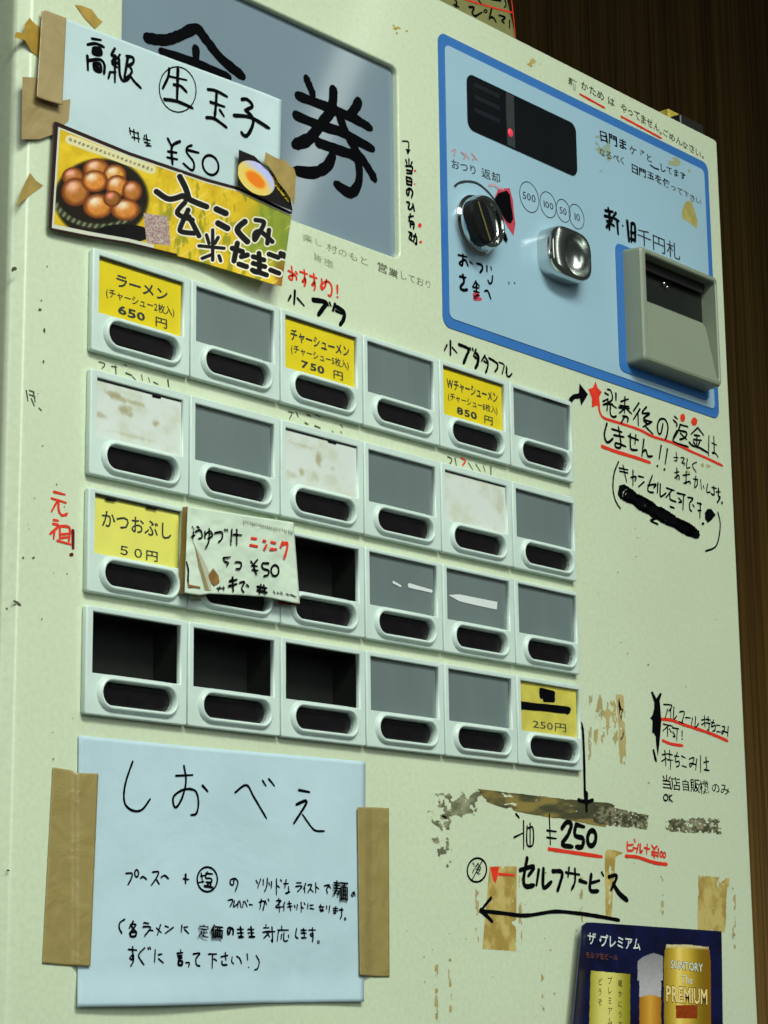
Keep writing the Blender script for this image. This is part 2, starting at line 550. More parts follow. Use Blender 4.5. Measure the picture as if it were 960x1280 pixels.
# ================================================================== setting
def wood_mat():
    m = bpy.data.materials.new('dark_wood'); m.use_nodes = True
    nt = m.node_tree; b = nt.nodes['Principled BSDF']; b.inputs['Roughness'].default_value = 0.6; b.inputs['Specular IOR Level'].default_value = 0.06
    tc = nt.nodes.new('ShaderNodeTexCoord'); mp = nt.nodes.new('ShaderNodeMapping')
    mp.inputs['Scale'].default_value = (420, 40, 3.5)
    nt.links.new(tc.outputs['Object'], mp.inputs[0])
    n = nt.nodes.new('ShaderNodeTexNoise'); n.inputs['Scale'].default_value = 1; n.inputs['Detail'].default_value = 6; n.inputs['Roughness'].default_value = .65
    nt.links.new(mp.outputs[0], n.inputs['Vector'])
    mp2 = nt.nodes.new('ShaderNodeMapping'); mp2.inputs['Scale'].default_value = (55, 10, 0.5)
    nt.links.new(tc.outputs['Object'], mp2.inputs[0])
    n2 = nt.nodes.new('ShaderNodeTexNoise'); n2.inputs['Scale'].default_value = 1; n2.inputs['Detail'].default_value = 3
    nt.links.new(mp2.outputs[0], n2.inputs['Vector'])
    ad = nt.nodes.new('ShaderNodeMath'); ad.operation = 'ADD'
    w1 = nt.nodes.new('ShaderNodeMath'); w1.operation = 'MULTIPLY'; w1.inputs[1].default_value = 1.45; nt.links.new(n.outputs['Fac'], w1.inputs[0])
    w2 = nt.nodes.new('ShaderNodeMath'); w2.operation = 'MULTIPLY'; w2.inputs[1].default_value = 0.55; nt.links.new(n2.outputs['Fac'], w2.inputs[0])
    nt.links.new(w1.outputs[0], ad.inputs[0]); nt.links.new(w2.outputs[0], ad.inputs[1])
    h = nt.nodes.new('ShaderNodeMath'); h.operation = 'MULTIPLY'; h.inputs[1].default_value = .5
    nt.links.new(ad.outputs[0], h.inputs[0])
    r = nt.nodes.new('ShaderNodeValToRGB')
    r.color_ramp.elements[0].position = .36; r.color_ramp.elements[1].position = .66
    r.color_ramp.elements[0].color = (0.007, 0.0040, 0.0012, 1); r.color_ramp.elements[1].color = (0.036, 0.0235, 0.0065, 1)
    nt.links.new(h.outputs[0], r.inputs[0]); nt.links.new(r.outputs[0], b.inputs['Base Color'])
    bp = nt.nodes.new('ShaderNodeBump'); bp.inputs['Strength'].default_value = .25; bp.inputs['Distance'].default_value = .001
    nt.links.new(n.outputs['Fac'], bp.inputs['Height']); nt.links.new(bp.outputs[0], b.inputs['Normal'])
    return m


WOOD = wood_mat()
YW = 0.34
wall = tag(box('wall', -1.2, 2.6, YW+0.012, YW+0.05, 0.0, 3.0, SEAM), kind='structure')
xx = -1.2
while xx < 2.6:      # boards of the panelling
    w_ = 0.118
    box('board', xx+0.0002, min(xx+w_, 2.6)-0.0002, YW, YW+0.012, 0.0, 3.0, WOOD, wall, bev=0.0002)
    xx += w_

# ================================================================== ticket machine
XL, XR, ZT, ZB = -0.755, 8.745, 3.525, -12.0
M = bpy.data.objects.new('ticket_machine', None); COL.objects.link(M)
M.location = ((XL+XR)/2*U, 0.12, 0.0)
tag(M, 'cream ramen shop ticket machine covered in handwriting, notices and rows of buttons', 'ticket machine')
BODY = mat('cabinet_enamel', C(120, 136, 108), 0.4, var=0.04)
box('cabinet', XL*U+0.004, XR*U-0.002, 0.020, 0.26, 0.0, Z0+ZT*U-0.002, BODY, M, bev=0.002)

# windows of the modules -> holes through the door for the three deep ones
ROW = [0.0, -0.9452, -1.8178, -2.6912]
MT = [0.045, -0.885, -1.783, -2.648]
MB = [-0.748, -1.684, -2.552, -3.437]
WW, WH = 0.862, 0.4413
DEEP = {(2, 3), (0, 3), (1, 3), (1, 2), (2, 2)}


def door_mesh():
    """door slab: chamfered left edge, rounded others, with holes cut for the deep windows and the sign"""
    holes = []
    for (c, r) in DEEP:
        g_ = 0.012; holes.append([(c-g_, ROW[r]-WH-g_), (c+WW+g_, ROW[r]-WH-g_), (c+WW+g_, ROW[r]+g_), (c-g_, ROW[r]+g_)])
    holes.append(rnd_rect(0.24, 0.865, 3.492, 2.648, 0.07))
    holes.append(rnd_rect(4.46, 2.37, 6.13, 2.90, 0.09))
    outer = rnd_rect(XL+0.125, ZB, XR, ZT, 0.045, 4)
    me = plate('front_door', outer, holes, 0.0, 0.0175, None, None, bevel=0.0012, raw=True)
    return me


door = link('front_door', door_mesh(), CREAM, M)
# rolled left edge of the door
xs = (XL+0.125)*U
def arc2(c, r_, a0, a1, n=7):
    return [(c[0]-r_*math.sin(math.radians(a)), c[1]-r_*math.cos(math.radians(a))) for a in np.linspace(a0, a1, n)]
prof = [(xs+0.0016, -0.00004)] + arc2((xs, 0.0040), 0.0040, 0, 36) + arc2((xs-0.0028, 0.0064), 0.0040, 36, 90) + [(xs-0.0068, 0.0110), (xs-0.0068, 0.0172)]
vs, fs = [], []
for zz in (Z0+ZB*U, Z0+ZT*U-0.001):
    for x, y in prof: vs.append((x, y, zz))
n = len(prof)
for i in range(n-1): fs.append((i, i+1, n+i+1, n+i))
edge = mesh('door_edge', vs, fs, CREAM, M)
bm = bmesh.new(); bm.from_mesh(edge.data); bmesh.ops.subdivide_edges(bm, edges=[e for e in bm.edges if abs(e.verts[0].co.z-e.verts[1].co.z) > .1], cuts=1)
bmesh.ops.recalc_face_normals(bm, faces=bm.faces)
bm.to_mesh(edge.data); bm.free()
for p in edge.data.polygons: p.use_smooth = True
if sum(p.normal.y*p.area for p in edge.data.polygons) > 0: edge.data.flip_normals()

# ---- sign panel with the big 食券
yS = 0.0030
sign = plate('sign_panel', rnd_rect(0.20, 0.83, 3.53, 2.69, 0.05), [], yS, yS+0.003, SIGNPL, M)
I = Ink(yS)
I.many((150, 10), 6, [[(205, 225), (340, 240), (450, 205), (570, 155), (640, 230), (760, 380), (920, 510), 10.0],
                      [(570, 310), (570, 400), 9], [(310, 325), (500, 385), (640, 440), (820, 520), 7.5]], 9)
I.many((350, 80), 6, [[(200, 110), (225, 170), (250, 230), 8], [(402, 200), (398, 280), (388, 350), 9.5], [(590, 285), (560, 340), (520, 390), 9],
                      [(135, 238), (350, 320), (440, 360), (560, 410), (680, 480), 8.6], [(120, 385), (300, 460), (450, 505), (560, 565), (695, 635), 8.6],
                      [(390, 350), (310, 450), (220, 560), (110, 605), 10.5], [(440, 370), (490, 500), (560, 630), (650, 760), (710, 860), 8.6],
                      [(290, 590), (440, 645), (560, 690), (592, 760), (590, 890), (530, 965), (420, 900), 9], [(395, 690), (350, 770), (250, 815), (120, 800), 9.5]], 9)
I.done('lettering', INK, sign)

# ---- button modules
def module_meshes():
    x0, x1 = -0.062, 0.936
    res = {}
    for r in range(4):
        for c in (0, 1, 5):        # c 0: first column starts a little further left
            xa = -0.072 if c == 0 else x0
            x1 = 0.892 if c == 5 else 0.936
            zt, zb = MT[r]-ROW[r], MB[r]-ROW[r]
            outer = rnd_rect(xa+0.004, zb, x1-0.004, zt, 0.02, 2)
            win = [(0, -WH), (WW, -WH), (WW, 0), (0, 0)]
            st = stadium(0.440, -0.577, 0.356, 0.088)
            me = plate('housing', outer, [win, st], -0.0030, -0.00005, None, None, bevel=0.0007, z0=0, raw=True)
            res[(r, c)] = me
    return res


MOD = module_meshes()
# raised collar round the push button
def collar_mesh():
    bm = bmesh.new()
    prof = [(0.047, 0.0), (0.043, -0.0005), (0.029, -0.0014), (0.022, -0.0017), (0.014, -0.0018), (0.006, -0.0015), (0.0, -0.0006), (0.0, 0.0025)]   # offset from hole edge, y
    rings = []
    for off, y in prof:
        pts = stadium(0.440, -0.577, 0.356+off, 0.088+off, 10)
        rings.append([bm.verts.new((x*U, y-0.0030, z*U)) for x, z in pts])
    for a, b in zip(rings, rings[1:]):
        for i in range(len(a)):
            j = (i+1) % len(a); bm.faces.new((a[i], a[j], b[j], b[i]))
    bmesh.ops.recalc_face_normals(bm, faces=bm.faces)
    me = bpy.data.meshes.new('collar'); bm.to_mesh(me); bm.free()
    for p in me.polygons: p.use_smooth = True
    # collar must look outwards (towards -y)
    if sum(p.normal.y*p.area for p in me.polygons) > 0: me.flip_normals()
    return me


COLLAR = collar_mesh(); COLLAR.materials.append(HOUSING)


def button_mesh():
    bm = bmesh.new(); rings = []
    for off, y in ((0.0, -0.0006), (-0.012, -0.0012), (-0.03, -0.0014)):
        pts = stadium(0.440, -0.577, 0.353+off, 0.085+off, 8)
        rings.append([bm.verts.new((x*U, y, z*U)) for x, z in pts])
    for a, b in zip(rings, rings[1:]):
        for i in range(len(a)):
            j = (i+1) % len(a); bm.faces.new((a[i], a[j], b[j], b[i]))
    bm.faces.new(rings[-1])
    bmesh.ops.recalc_face_normals(bm, faces=bm.faces)
    me = bpy.data.meshes.new('push_button'); bm.to_mesh(me); bm.free()
    if sum(p.normal.y*p.area for p in me.polygons) > 0: me.flip_normals()
    return me


BUTTON = button_mesh(); BUTTON.materials.append(BLACKPL)


def card_mesh(name, y):
    me = bpy.data.meshes.new(name)
    a = 0.0002
    x0, x1, z0, z1 = a, WW*U-a, -WH*U+a, -a
    me.from_pydata([(x0, y, z0), (x1, y, z0), (x1, y, z1), (x0, y, z1)], [], [(0, 1, 2, 3)])
    return me


CARD = {}
for k, m_ in (('grey', GREYPL), ('yellow', YELLOW), ('lemon', LEMON), ('dull', DULLY)):
    CARD[k] = card_mesh(k+'_plate', -0.0012 if k != 'grey' else -0.0009); CARD[k].materials.append(m_)


def local_sheet(name, y, nx, ny, fn, m):
    """card in module-local coordinates, vertex coloured"""
    u = np.linspace(0, 1, nx+1); v = np.linspace(0, 1, ny+1); UU, VV = np.meshgrid(u, v)
    co = np.stack([UU*WW*U, np.full(UU.shape, y), -VV*WH*U], -1).reshape(-1, 3)
    idx = np.arange((nx+1)*(ny+1)).reshape(ny+1, nx+1)
    q = np.stack([idx[:-1, :-1], idx[1:, :-1], idx[1:, 1:], idx[:-1, 1:]], -1).reshape(-1, 4)
    me = bpy.data.meshes.new(name); me.from_pydata(co.tolist(), [], q.tolist())
    at = me.color_attributes.new('print', 'FLOAT_COLOR', 'POINT')
    cc = CA(np.asarray(fn(UU, VV))).reshape(-1, 3)
    at.data.foreach_set('color', np.c_[cc, np.ones(len(cc))].ravel()); me.materials.append(m)
    return me


def lerp(a, b, t):
    t = np.asarray(t)[..., None]; return np.asarray(a, float)*(1-t)+np.asarray(b, float)*t


def sm(a, b, x): t = np.clip((x-a)/(b-a), 0, 1); return t*t*(3-2*t)


def dirty(seed, spots):
    def fn(u, v):
        n = fbm(u*6+seed, v*4+seed*3)
        c = lerp((192, 207, 192), (182, 194, 170), sm(.4, .8, n))
        for (a, b, ra, rb, s) in spots:
            d = np.sqrt(((u-a)/ra)**2+((v-b)/rb)**2) + (fbm(u*22+seed, v*14)-.5)*1.1
            c = lerp3(c, (130, 124, 74), (1-sm(.3, 1.15, d))*s*.65)
        return c
    return fn


def lerp3(c, col, t): return c*(1-t[..., None]) + np.array(col, float)*t[..., None]


DIRTY = {(0, 1): local_sheet('card', -0.0018, 90, 46, dirty(1, [(.18, .20, .10, .07, .9), (.30, .26, .14, .06, .8), (.48, .26, .10, .05, .6), (.34, .44, .09, .12, .9), (.06, .62, .09, .06, .6), (.70, .52, .05, .07, .9), (.42, .85, .3, .05, .35)]), PAPER),
         (2, 1): local_sheet('card', -0.0018, 90, 46, dirty(5, [(.47, .42, .05, .16, .9), (.23, .75, .05, .08, .7), (.42, .78, .08, .1, .35), (.66, .55, .05, .06, .3), (.25, .25, .2, .04, .3), (.1, .85, .12, .08, .4)]), PAPER),
         (4, 1): local_sheet('card', -0.0018, 90, 46, dirty(9, [(.92, .4, .08, .3, .35)]), PAPER)}
GAP = bpy.data.meshes.new('card_gap')
GAP.from_pydata([(0.0002, -0.0020, -0.0008), (WW*U-0.0002, -0.0020, -0.0008), (WW*U-0.0002, -0.0020, -0.0001), (0.0002, -0.0020, -0.0001)], [], [(0, 1, 2, 3)]); GAP.materials.append(SEAM)
YEL = {(0, 0), (2, 0), (4, 0)}


def mod_text(s, u0, u1, v0, h, org, par, m=PRINTINK, off=0.0, jit=0.0):
    a = org + Vector((u0*WW*U, -0.00125, -v0*WH*U)); b = org + Vector((u1*WW*U, -0.00125, -v0*WH*U))
    return text('lettering', s, a, b, h*WH*U, m, par, world=True, off=off, jit=jit)


for r in range(4):
    for c in range(6):
        org = Vector((c*U, 0, Z0+ROW[r]*U))
        hs = link('selection_button', MOD[(r, c if c in (0, 5) else 1)], HOUSING, M, loc=org)
        for nm, me in (('button_collar', COLLAR), ('push_button', BUTTON)):
            o = link(nm, me, None, None, loc=(0, 0, 0)); o.parent = hs
        key = (c, r)
        if key in DEEP:
            # open window with a dark cavity behind it
            bm = bmesh.new(); d = 0.014
            x0, x1, z0, z1 = -0.0004, WW*U+0.0004, -WH*U-0.0004, 0.0004
            f4 = [bm.verts.new(p) for p in ((x0, -0.0002, z0), (x1, -0.0002, z0), (x1, -0.0002, z1), (x0, -0.0002, z1))]
            b4 = [bm.verts.new(p) for p in ((x0, d, z0), (x1, d, z0), (x1, d, z1), (x0, d, z1))]
            for i in range(4):
                j = (i+1) % 4; bm.faces.new((f4[j], f4[i], b4[i], b4[j]))
            bm.faces.new(b4[::-1])
            bmesh.ops.recalc_face_normals(bm, faces=bm.faces); bmesh.ops.reverse_faces(bm, faces=bm.faces)
            o = bm_obj('window_cavity', bm, DARKHOLE); o.parent = hs
            o['label'] = 'dark empty label window'
        elif key in YEL or key in {(0, 2), (5, 3)}:
            k = 'yellow' if key in YEL else ('lemon' if key == (0, 2) else 'dull')
            o = link('label_card', CARD[k], None); o.parent = hs
            o['label'] = {'yellow': 'bright yellow printed label card', 'lemon': 'pale yellow printed label card', 'dull': 'yellow label card blacked out with marker'}[k]
        elif key in DIRTY:
            o = link('label_card', DIRTY[key], None); o.parent = hs
            o['label'] = 'blank white label card with brown stains' if c != 4 else 'blank whitish label card'
        else:
            o = link('window_plate', CARD['grey'], None); o.parent = hs
        if key not in DEEP and (key in YEL or key in DIRTY or key == (0, 2)):
            o = link('card_gap', GAP, None); o.parent = hs
        if key in YEL:
            t1 = {0: 'ラーメン', 2: 'チャーシューメン', 4: 'Wチャーシューメン'}[c]
            t2 = {0: '(チャーシュー2枚入)', 2: '(チャーシュー5枚入)', 4: '(チャーシュー8枚入)'}[c]
            pr = {0: '650', 2: '750', 4: '850'}[c]
            for (s_, a_, b_, v_, h_, o_, j_) in ((t1, .20 if c == 0 else .09, .84 if c == 0 else .93, .405, .25, .012, .06), (t2, .10, .92, .645, .175, 0.0, .05), (pr, .24, .58, .895, .20, .02, .10), ('円', .68, .84, .905, .19, 0.0, .05)):
                t = mod_text(s_, a_, b_, v_, h_, org, None, off=o_+.006, jit=j_); t.parent = hs; t.matrix_parent_inverse = Matrix.Translation(-org)
        if key == (0, 2):
            for (s_, a_, b_, v_, h_) in (('かつおぶし', .09, .92, .50, .32), ('５０円', .28, .76, .93, .20)):
                t = mod_text(s_, a_, b_, v_, h_, org, None, off=.008); t.parent = hs; t.matrix_parent_inverse = Matrix.Translation(-org)
        if key == (5, 3):
            t = mod_text('250円', .22, .82, .90, .20, org, None, m=GREYINK); t.parent = hs; t.matrix_parent_inverse = Matrix.Translation(-org)
            I = Ink(-0.00125)
            zz = [(680+0, 0)]
            I.many((580, 810), 5.333, [[(512, 280), (600, 300), 4.2], [(512, 300), (600, 318), 4.2], [(515, 318), (600, 338), 4.2], [(535, 345), (600, 352), 3.5],
                                       [(380, 372), (500, 388), (600, 398), (705, 408), 4.6], [(385, 392), (500, 402), (600, 412), (700, 425), 4.0],
                                       [(400, 400), (430, 375), (450, 405), (480, 380), (510, 410), (540, 385), (570, 415), (600, 392), (640, 425), (660, 395), (690, 440), 2.2]], 4)
            t = I.done('marker_scribble', INK, None)
            for t in I.parts: t.parent = hs; t.matrix_parent_inverse = Matrix.Translation(-org)
        if key in {(3, 2), (4, 2)}:
            I = Ink(-0.0010)
            if c == 3:
                I.many((400, 640), 2.526, [[(232, 222), (255, 234), 2.2], [(282, 232), (352, 250), 3.6]], 3)
            else:
                I.fill([(400+a/2.526, 640+b/2.526) for a, b in ((405, 262), (440, 260), (560, 284), (558, 308), (500, 296), (440, 282))])
            t = I.done('white_tape_scrap', WHITET, None)
            for t in I.parts: t.parent = hs; t.matrix_parent_inverse = Matrix.Translation(-org)

# ---- control panel (blue)
PX0, PX1, PZ0, PZ1 = 4.060, 8.528, 0.385, 3.195
disp_h = rnd_rect(4.46, 2.37, 6.13, 2.90, 0.085)
bord = plate('panel_border', rnd_rect(PX0, PZ0, PX1, PZ1, 0.10), [disp_h], -0.00045, -0.0001, BLUEB, M)
ctl = plate('control_panel', rnd_rect(PX0+0.088, PZ0+0.092, PX1-0.088, PZ1-0.10, 0.06), [disp_h], -0.0008, -0.0005, BLUEL, M)
YP = -0.0008
# display window
dsp = plate('display_window', rnd_rect(4.45, 2.36, 6.14, 2.91, 0.09), [], -0.00125, -0.0009, mat('display_glass', (0.006, 0.007, 0.009), 0.06, var=0.3), M)
plate('reflected_band', [(5.03, 2.372), (5.15, 2.372), (5.15, 2.898), (5.03, 2.898)], [], -0.0014, -0.00127, mat('reflection_grey', C(44, 52, 50), 0.3), dsp)  # pale band mirrored in the glass, built as a grey strip
for k, zc in enumerate((2.80, 2.68, 2.55)):
    box('display_segment', 4.55*U, 4.93*U, -0.0014, -0.00127, Z0+zc*U, Z0+(zc+0.045)*U, mat('display_blue', (0.004, 0.006, 0.012), 0.3), dsp)
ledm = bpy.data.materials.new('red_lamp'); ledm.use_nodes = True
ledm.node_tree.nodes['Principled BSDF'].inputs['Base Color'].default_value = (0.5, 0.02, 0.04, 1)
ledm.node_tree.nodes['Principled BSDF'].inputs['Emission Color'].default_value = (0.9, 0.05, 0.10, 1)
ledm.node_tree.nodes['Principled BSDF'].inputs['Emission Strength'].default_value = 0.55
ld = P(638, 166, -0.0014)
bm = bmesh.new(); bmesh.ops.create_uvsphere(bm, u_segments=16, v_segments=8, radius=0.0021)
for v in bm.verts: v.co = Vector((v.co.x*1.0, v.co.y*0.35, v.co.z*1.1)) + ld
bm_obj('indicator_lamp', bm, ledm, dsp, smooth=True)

# coin circles and printed texts
I = Ink(YP)
def circ(cx, cy, rpx, w=1.1):
    c = P(cx, cy, YP); r_ = rpx*mpp(cx, cy)
    k = I.n; I.n += 1; b = len(I.v); n = 40; hw = w*.5*mpp(cx, cy)
    for i in range(n):
        a = 2*math.pi*i/n
        for q in (r_+hw, r_-hw): I.v.append(c + Vector((q*math.cos(a), -0.00012-(k % 17)*0.000006, q*math.sin(a))))
    for i in range(n):
        j = (i+1) % n; I.f.append((b+2*i, b+2*i+1, b+2*j+1, b+2*j))
circ(661.5, 246.5, 19.6); circ(685, 256, 16.6); circ(704, 263.5, 14.6); circ(720.5, 270.8, 15.8)
circle_o = I.done('printed_circles', PRINTINK, ctl)
for s_, (cx, cy), w_, h_ in (('500', (661.5, 246.5), 17, 12), ('100', (685, 256.5), 14.5, 11), ('50', (704, 264), 9.5, 11), ('10', (721, 271.5), 9.5, 12)):
    text('lettering', s_, (cx-w_/2, cy-w_*.17+h_*.36), (cx+w_/2, cy+w_*.17+h_*.36), h_*1.15, PRINTINK, ctl, y=YP, off=0.0)
text('lettering', 'おつり', (563.5, 209), (597, 219), 14, PRINTINK, ctl, y=YP, off=.004)
text('lettering', '返却', (601.5, 220), (626, 229), 14, PRINTINK, ctl, y=YP, off=.004)
text('lettering', '千円札', (796, 302), (851, 325), 24, PRINTINK, ctl, y=YP, off=.0)
I = Ink(YP)
I.many((555, 225), 8, [[(110, 62), (150, 30), (230, 14), (320, 28), (400, 80), (470, 150), (530, 230), 2.0]], 2)
I.done('printed_arc', PRINTINK, ctl)
I = Ink(YP)
I.many((550, 180), 5.05, [[(75, 45), (95, 35), (90, 75), 1.6], [(135, 50), (160, 75), (150, 95)], [(160, 60), (185, 95)], [(200, 60), (220, 85), (205, 100)], [(215, 75), (235, 100)]], 1.5)
I.many((550, 180), 5.05, [[(310, 262), (345, 258), (360, 275), (400, 285), 2]], 2)
I.done('handwriting', PINK, ctl, 'faded pink writing')
I = Ink(YP)
I.fill([(555+a/8, 225+b/8) for a, b in ((505, 185), (540, 95), (600, 85), (655, 80), (690, 200), (700, 330), (715, 440), (695, 555), (640, 470), (600, 400))])
I.many((555, 225), 8, [[(300, 1150), (350, 1148), (300, 1185), (370, 1190), 3]], 3)
I.done('handwriting', mat('dull_red_marker', C(176, 62, 74), .6, spec=.2), ctl, 'dull red marker patch')
I = Ink(YP-0.0001)
I.fill([(555+a/8, 225+b/8) for a, b in ((505, 190), (545, 130), (590, 118), (630, 105), (660, 150), (670, 230), (685, 330), (692, 390), (668, 435), (640, 430), (600, 380), (555, 285))])
I.fill([(555+a/8, 225+b/8) for a, b in ((598, 500), (620, 540), (638, 600), (622, 632), (600, 600), (585, 560))])
I.done('handwriting', INK, ctl, 'blacked-out patch')
I = Ink(YP)
I.many((555, 225), 8, [[(145, 750), (230, 770), 2.2], [(190, 745), (185, 850), (155, 830), (210, 800), (240, 860), 2.2], [(260, 815), (285, 840)], [(330, 835), (375, 850), (385, 890), (360, 925), 2.2], [(430, 860), (430, 915), 2], [(470, 870), (475, 900)],
                       [(485, 960), (480, 1020), (455, 1035), (440, 1000)], [(160, 965), (220, 975), 2.2], [(190, 950), (200, 1020), (165, 1070), (190, 1100), (235, 1095), 2.6], [(320, 1010), (290, 1060)], [(320, 1020), (355, 1060)], [(290, 1070), (350, 1080)],
                       [(325, 1040), (325, 1120), 2.2], [(300, 1110), (355, 1125)], [(410, 1110), (440, 1110), (470, 1190)], [(650, 1020), (652, 1040), 1.2], [(705, 1025), (710, 1035), 1]], 1.7)
I.many((740, 240), 6.857, [[(140, 140), (150, 180)], [(115, 160), (180, 170)], [(110, 205), (195, 225)], [(150, 180), (150, 320), 3.6], [(125, 300), (175, 240)], [(130, 250), (190, 290)], [(205, 180), (170, 230)], [(185, 220), (230, 250)], [(215, 240), (225, 360)],
                           [(262, 288), (268, 292), 1.5], [(303, 250), (318, 420), 3.2], [(338, 272), (338, 425), 3], [(338, 272), (368, 285), (370, 425), 3], [(335, 345), (370, 355), 3], [(335, 400), (372, 415), 3.4]], 2.8)
I.done('handwriting', INK, ctl)
text('handwriting', '日門ま', (748, 173), (784, 187), 15, INK, ctl, y=YP, off=.02, jit=.16)
text('handwriting', 'ケずと', (786, 190), (816, 204), 13, GREYINK, ctl, y=YP, off=.02, jit=.2)
text('handwriting', 'してます', (824, 212), (858, 226), 12, INK, ctl, y=YP, off=.015, jit=.2)
text('handwriting', 'なるべく', (749, 193), (782, 206), 11, GREYINK, ctl, y=YP, off=.015, jit=.2)
text('handwriting', '日門玉を使', (788, 213), (838, 235), 12, INK, ctl, y=YP, off=.015, jit=.2)
text('handwriting', 'って下さい', (838, 236), (877, 257), 10, GREYINK, ctl, y=YP, off=.008, jit=.2)
I = Ink(YP); I.many((730, 140), 5.647, [[(470, 375), (500, 395), (530, 405), 1.2]], 1.2); I.done('handwriting', INK, ctl)

# frame printed round the bill slot
fr_o = [P(767, 303), P(893, 348), P(899, 505), P(885, 503), P(775, 462)]
def inpx(a): v = P(*a); return ((v.x)/U, (v.z-Z0)/U)
def round_poly(pts, r=0.06, n=5):
    out = []
    m_ = len(pts)
    for i in range(m_):
        p = np.array(pts[i]); a = np.array(pts[i-1])-p; b = np.array(pts[(i+1) % m_])-p
        a = a/np.linalg.norm(a)*r; b = b/np.linalg.norm(b)*r
        for t in np.linspace(0, 1, n): out.append(tuple(p+a*(1-t)**2+b*t**2))
    return out
bx0, bz1 = inpx((767, 303)); bz0 = inpx((770, 460))[1] - 0.02
bx1 = 8.33
plate('slot_border', round_poly([(bx0, bz0), (bx1, bz0), (bx1, bz1), (bx0, bz1)], 0.09), [], -0.00125, -0.00085, BLUEB, M)

# ---- bill acceptor
def bill():
    x0, x1 = inpx((776, 311.5))[0], 8.262
    z1, z0 = inpx((776, 311.5))[1], inpx((781, 456.7))[1]
    x0 += 0.0; d = 0.0125
    B = bpy.data.objects.new('tmp', None)
    bm = bmesh.new()
    def ring(inset, y, r=0.04):
        return [bm.verts.new((x*U, y, Z0+z*U)) for x, z in rnd_rect(x0+inset, z0+inset, x1-inset*0.3, z1-inset*0.5, r, 3)]
    hx0, hx1, hz0, hz1 = x0+0.085, x1-0.03, z0+0.07, z1-0.055
    rs = [ring(0, -0.0012), ring(0.02, -d+0.0012), ring(0.035, -d+0.0003), ring(0.055, -d, 0.03)]
    def hole(y, g=0.0, r=0.03): return [bm.verts.new((x*U, y, Z0+z*U)) for x, z in rnd_rect(hx0+g, hz0+g, hx1-g, hz1-g, r, 3)]
    rs += [hole(-d), hole(-d+0.0006, 0.012), hole(0.006, 0.012)]
    for a, b in zip(rs, rs[1:]):
        for i in range(len(a)):
            j = (i+1) % len(a); bm.faces.new((a[i], a[j], b[j], b[i]))
    bmesh.ops.recalc_face_normals(bm, faces=bm.faces)
    me = bpy.data.meshes.new('bill_slot'); bm.to_mesh(me); bm.free()
    if sum(p.normal.y*p.area for p in me.polygons) > 0: me.flip_normals()
    o = link('bill_slot', me, GREYBOX, M)
    # sloping front plate
    zc = hz0 + (hz1-hz0)*0.60
    X0, X1 = (hx0+0.010)*U, (hx1-0.010)*U
    yb, yt = -d+0.0012, -d+0.0075
    pts = [(X0, yb, Z0+(hz0+.01)*U), (X1, yb, Z0+(hz0+.01)*U), (X1, yt, Z0+(zc-.05)*U), (X1-0.0025, yt+0.0002, Z0+zc*U), (X0+0.0025, yt+0.0002, Z0+zc*U), (X0, yt, Z0+(zc-.05)*U)]
    bk = [(x, y+0.0018, z) for x, y, z in pts]
    n = 6; fs = [tuple(range(n)), tuple(range(2*n-1, n-1, -1))]+[(i, n+i, n+(i+1) % n, (i+1) % n) for i in range(n)]
    fp = mesh('slot_plate', pts+bk, fs, GREYBOX, o)
    bm = bmesh.new(); bm.from_mesh(fp.data); bmesh.ops.recalc_face_normals(bm, faces=bm.faces)
    bmesh.ops.bevel(bm, geom=list(bm.edges), offset=0.0004, segments=2, affect='EDGES'); bm.to_mesh(fp.data); bm.free()
    # dark throat
    box('slot_throat', X0-0.0006, X1+0.0006, -0.0028, -0.0013, Z0+(zc-0.30)*U, Z0+(hz1-0.015)*U, DARKHOLE, o)
    box('slot_lip', X0+0.002, X1-0.002, -0.0060, -0.0048, Z0+(hz1-0.12)*U, Z0+(hz1-0.015)*U, BLACKMT, o, bev=0.0003)
    for dx, rr in ((0.0, 0.0012), (0.0032, 0.0008)):
        q = P(829.5, 354.5, -0.0042); bm = bmesh.new(); bmesh.ops.create_uvsphere(bm, u_segments=12, v_segments=8, radius=rr)
        for v in bm.verts: v.co = v.co + q + Vector((dx, 0, -dx*.4))
        bm_obj('sensor_lens', bm, CHROME, o, smooth=True)
bill()

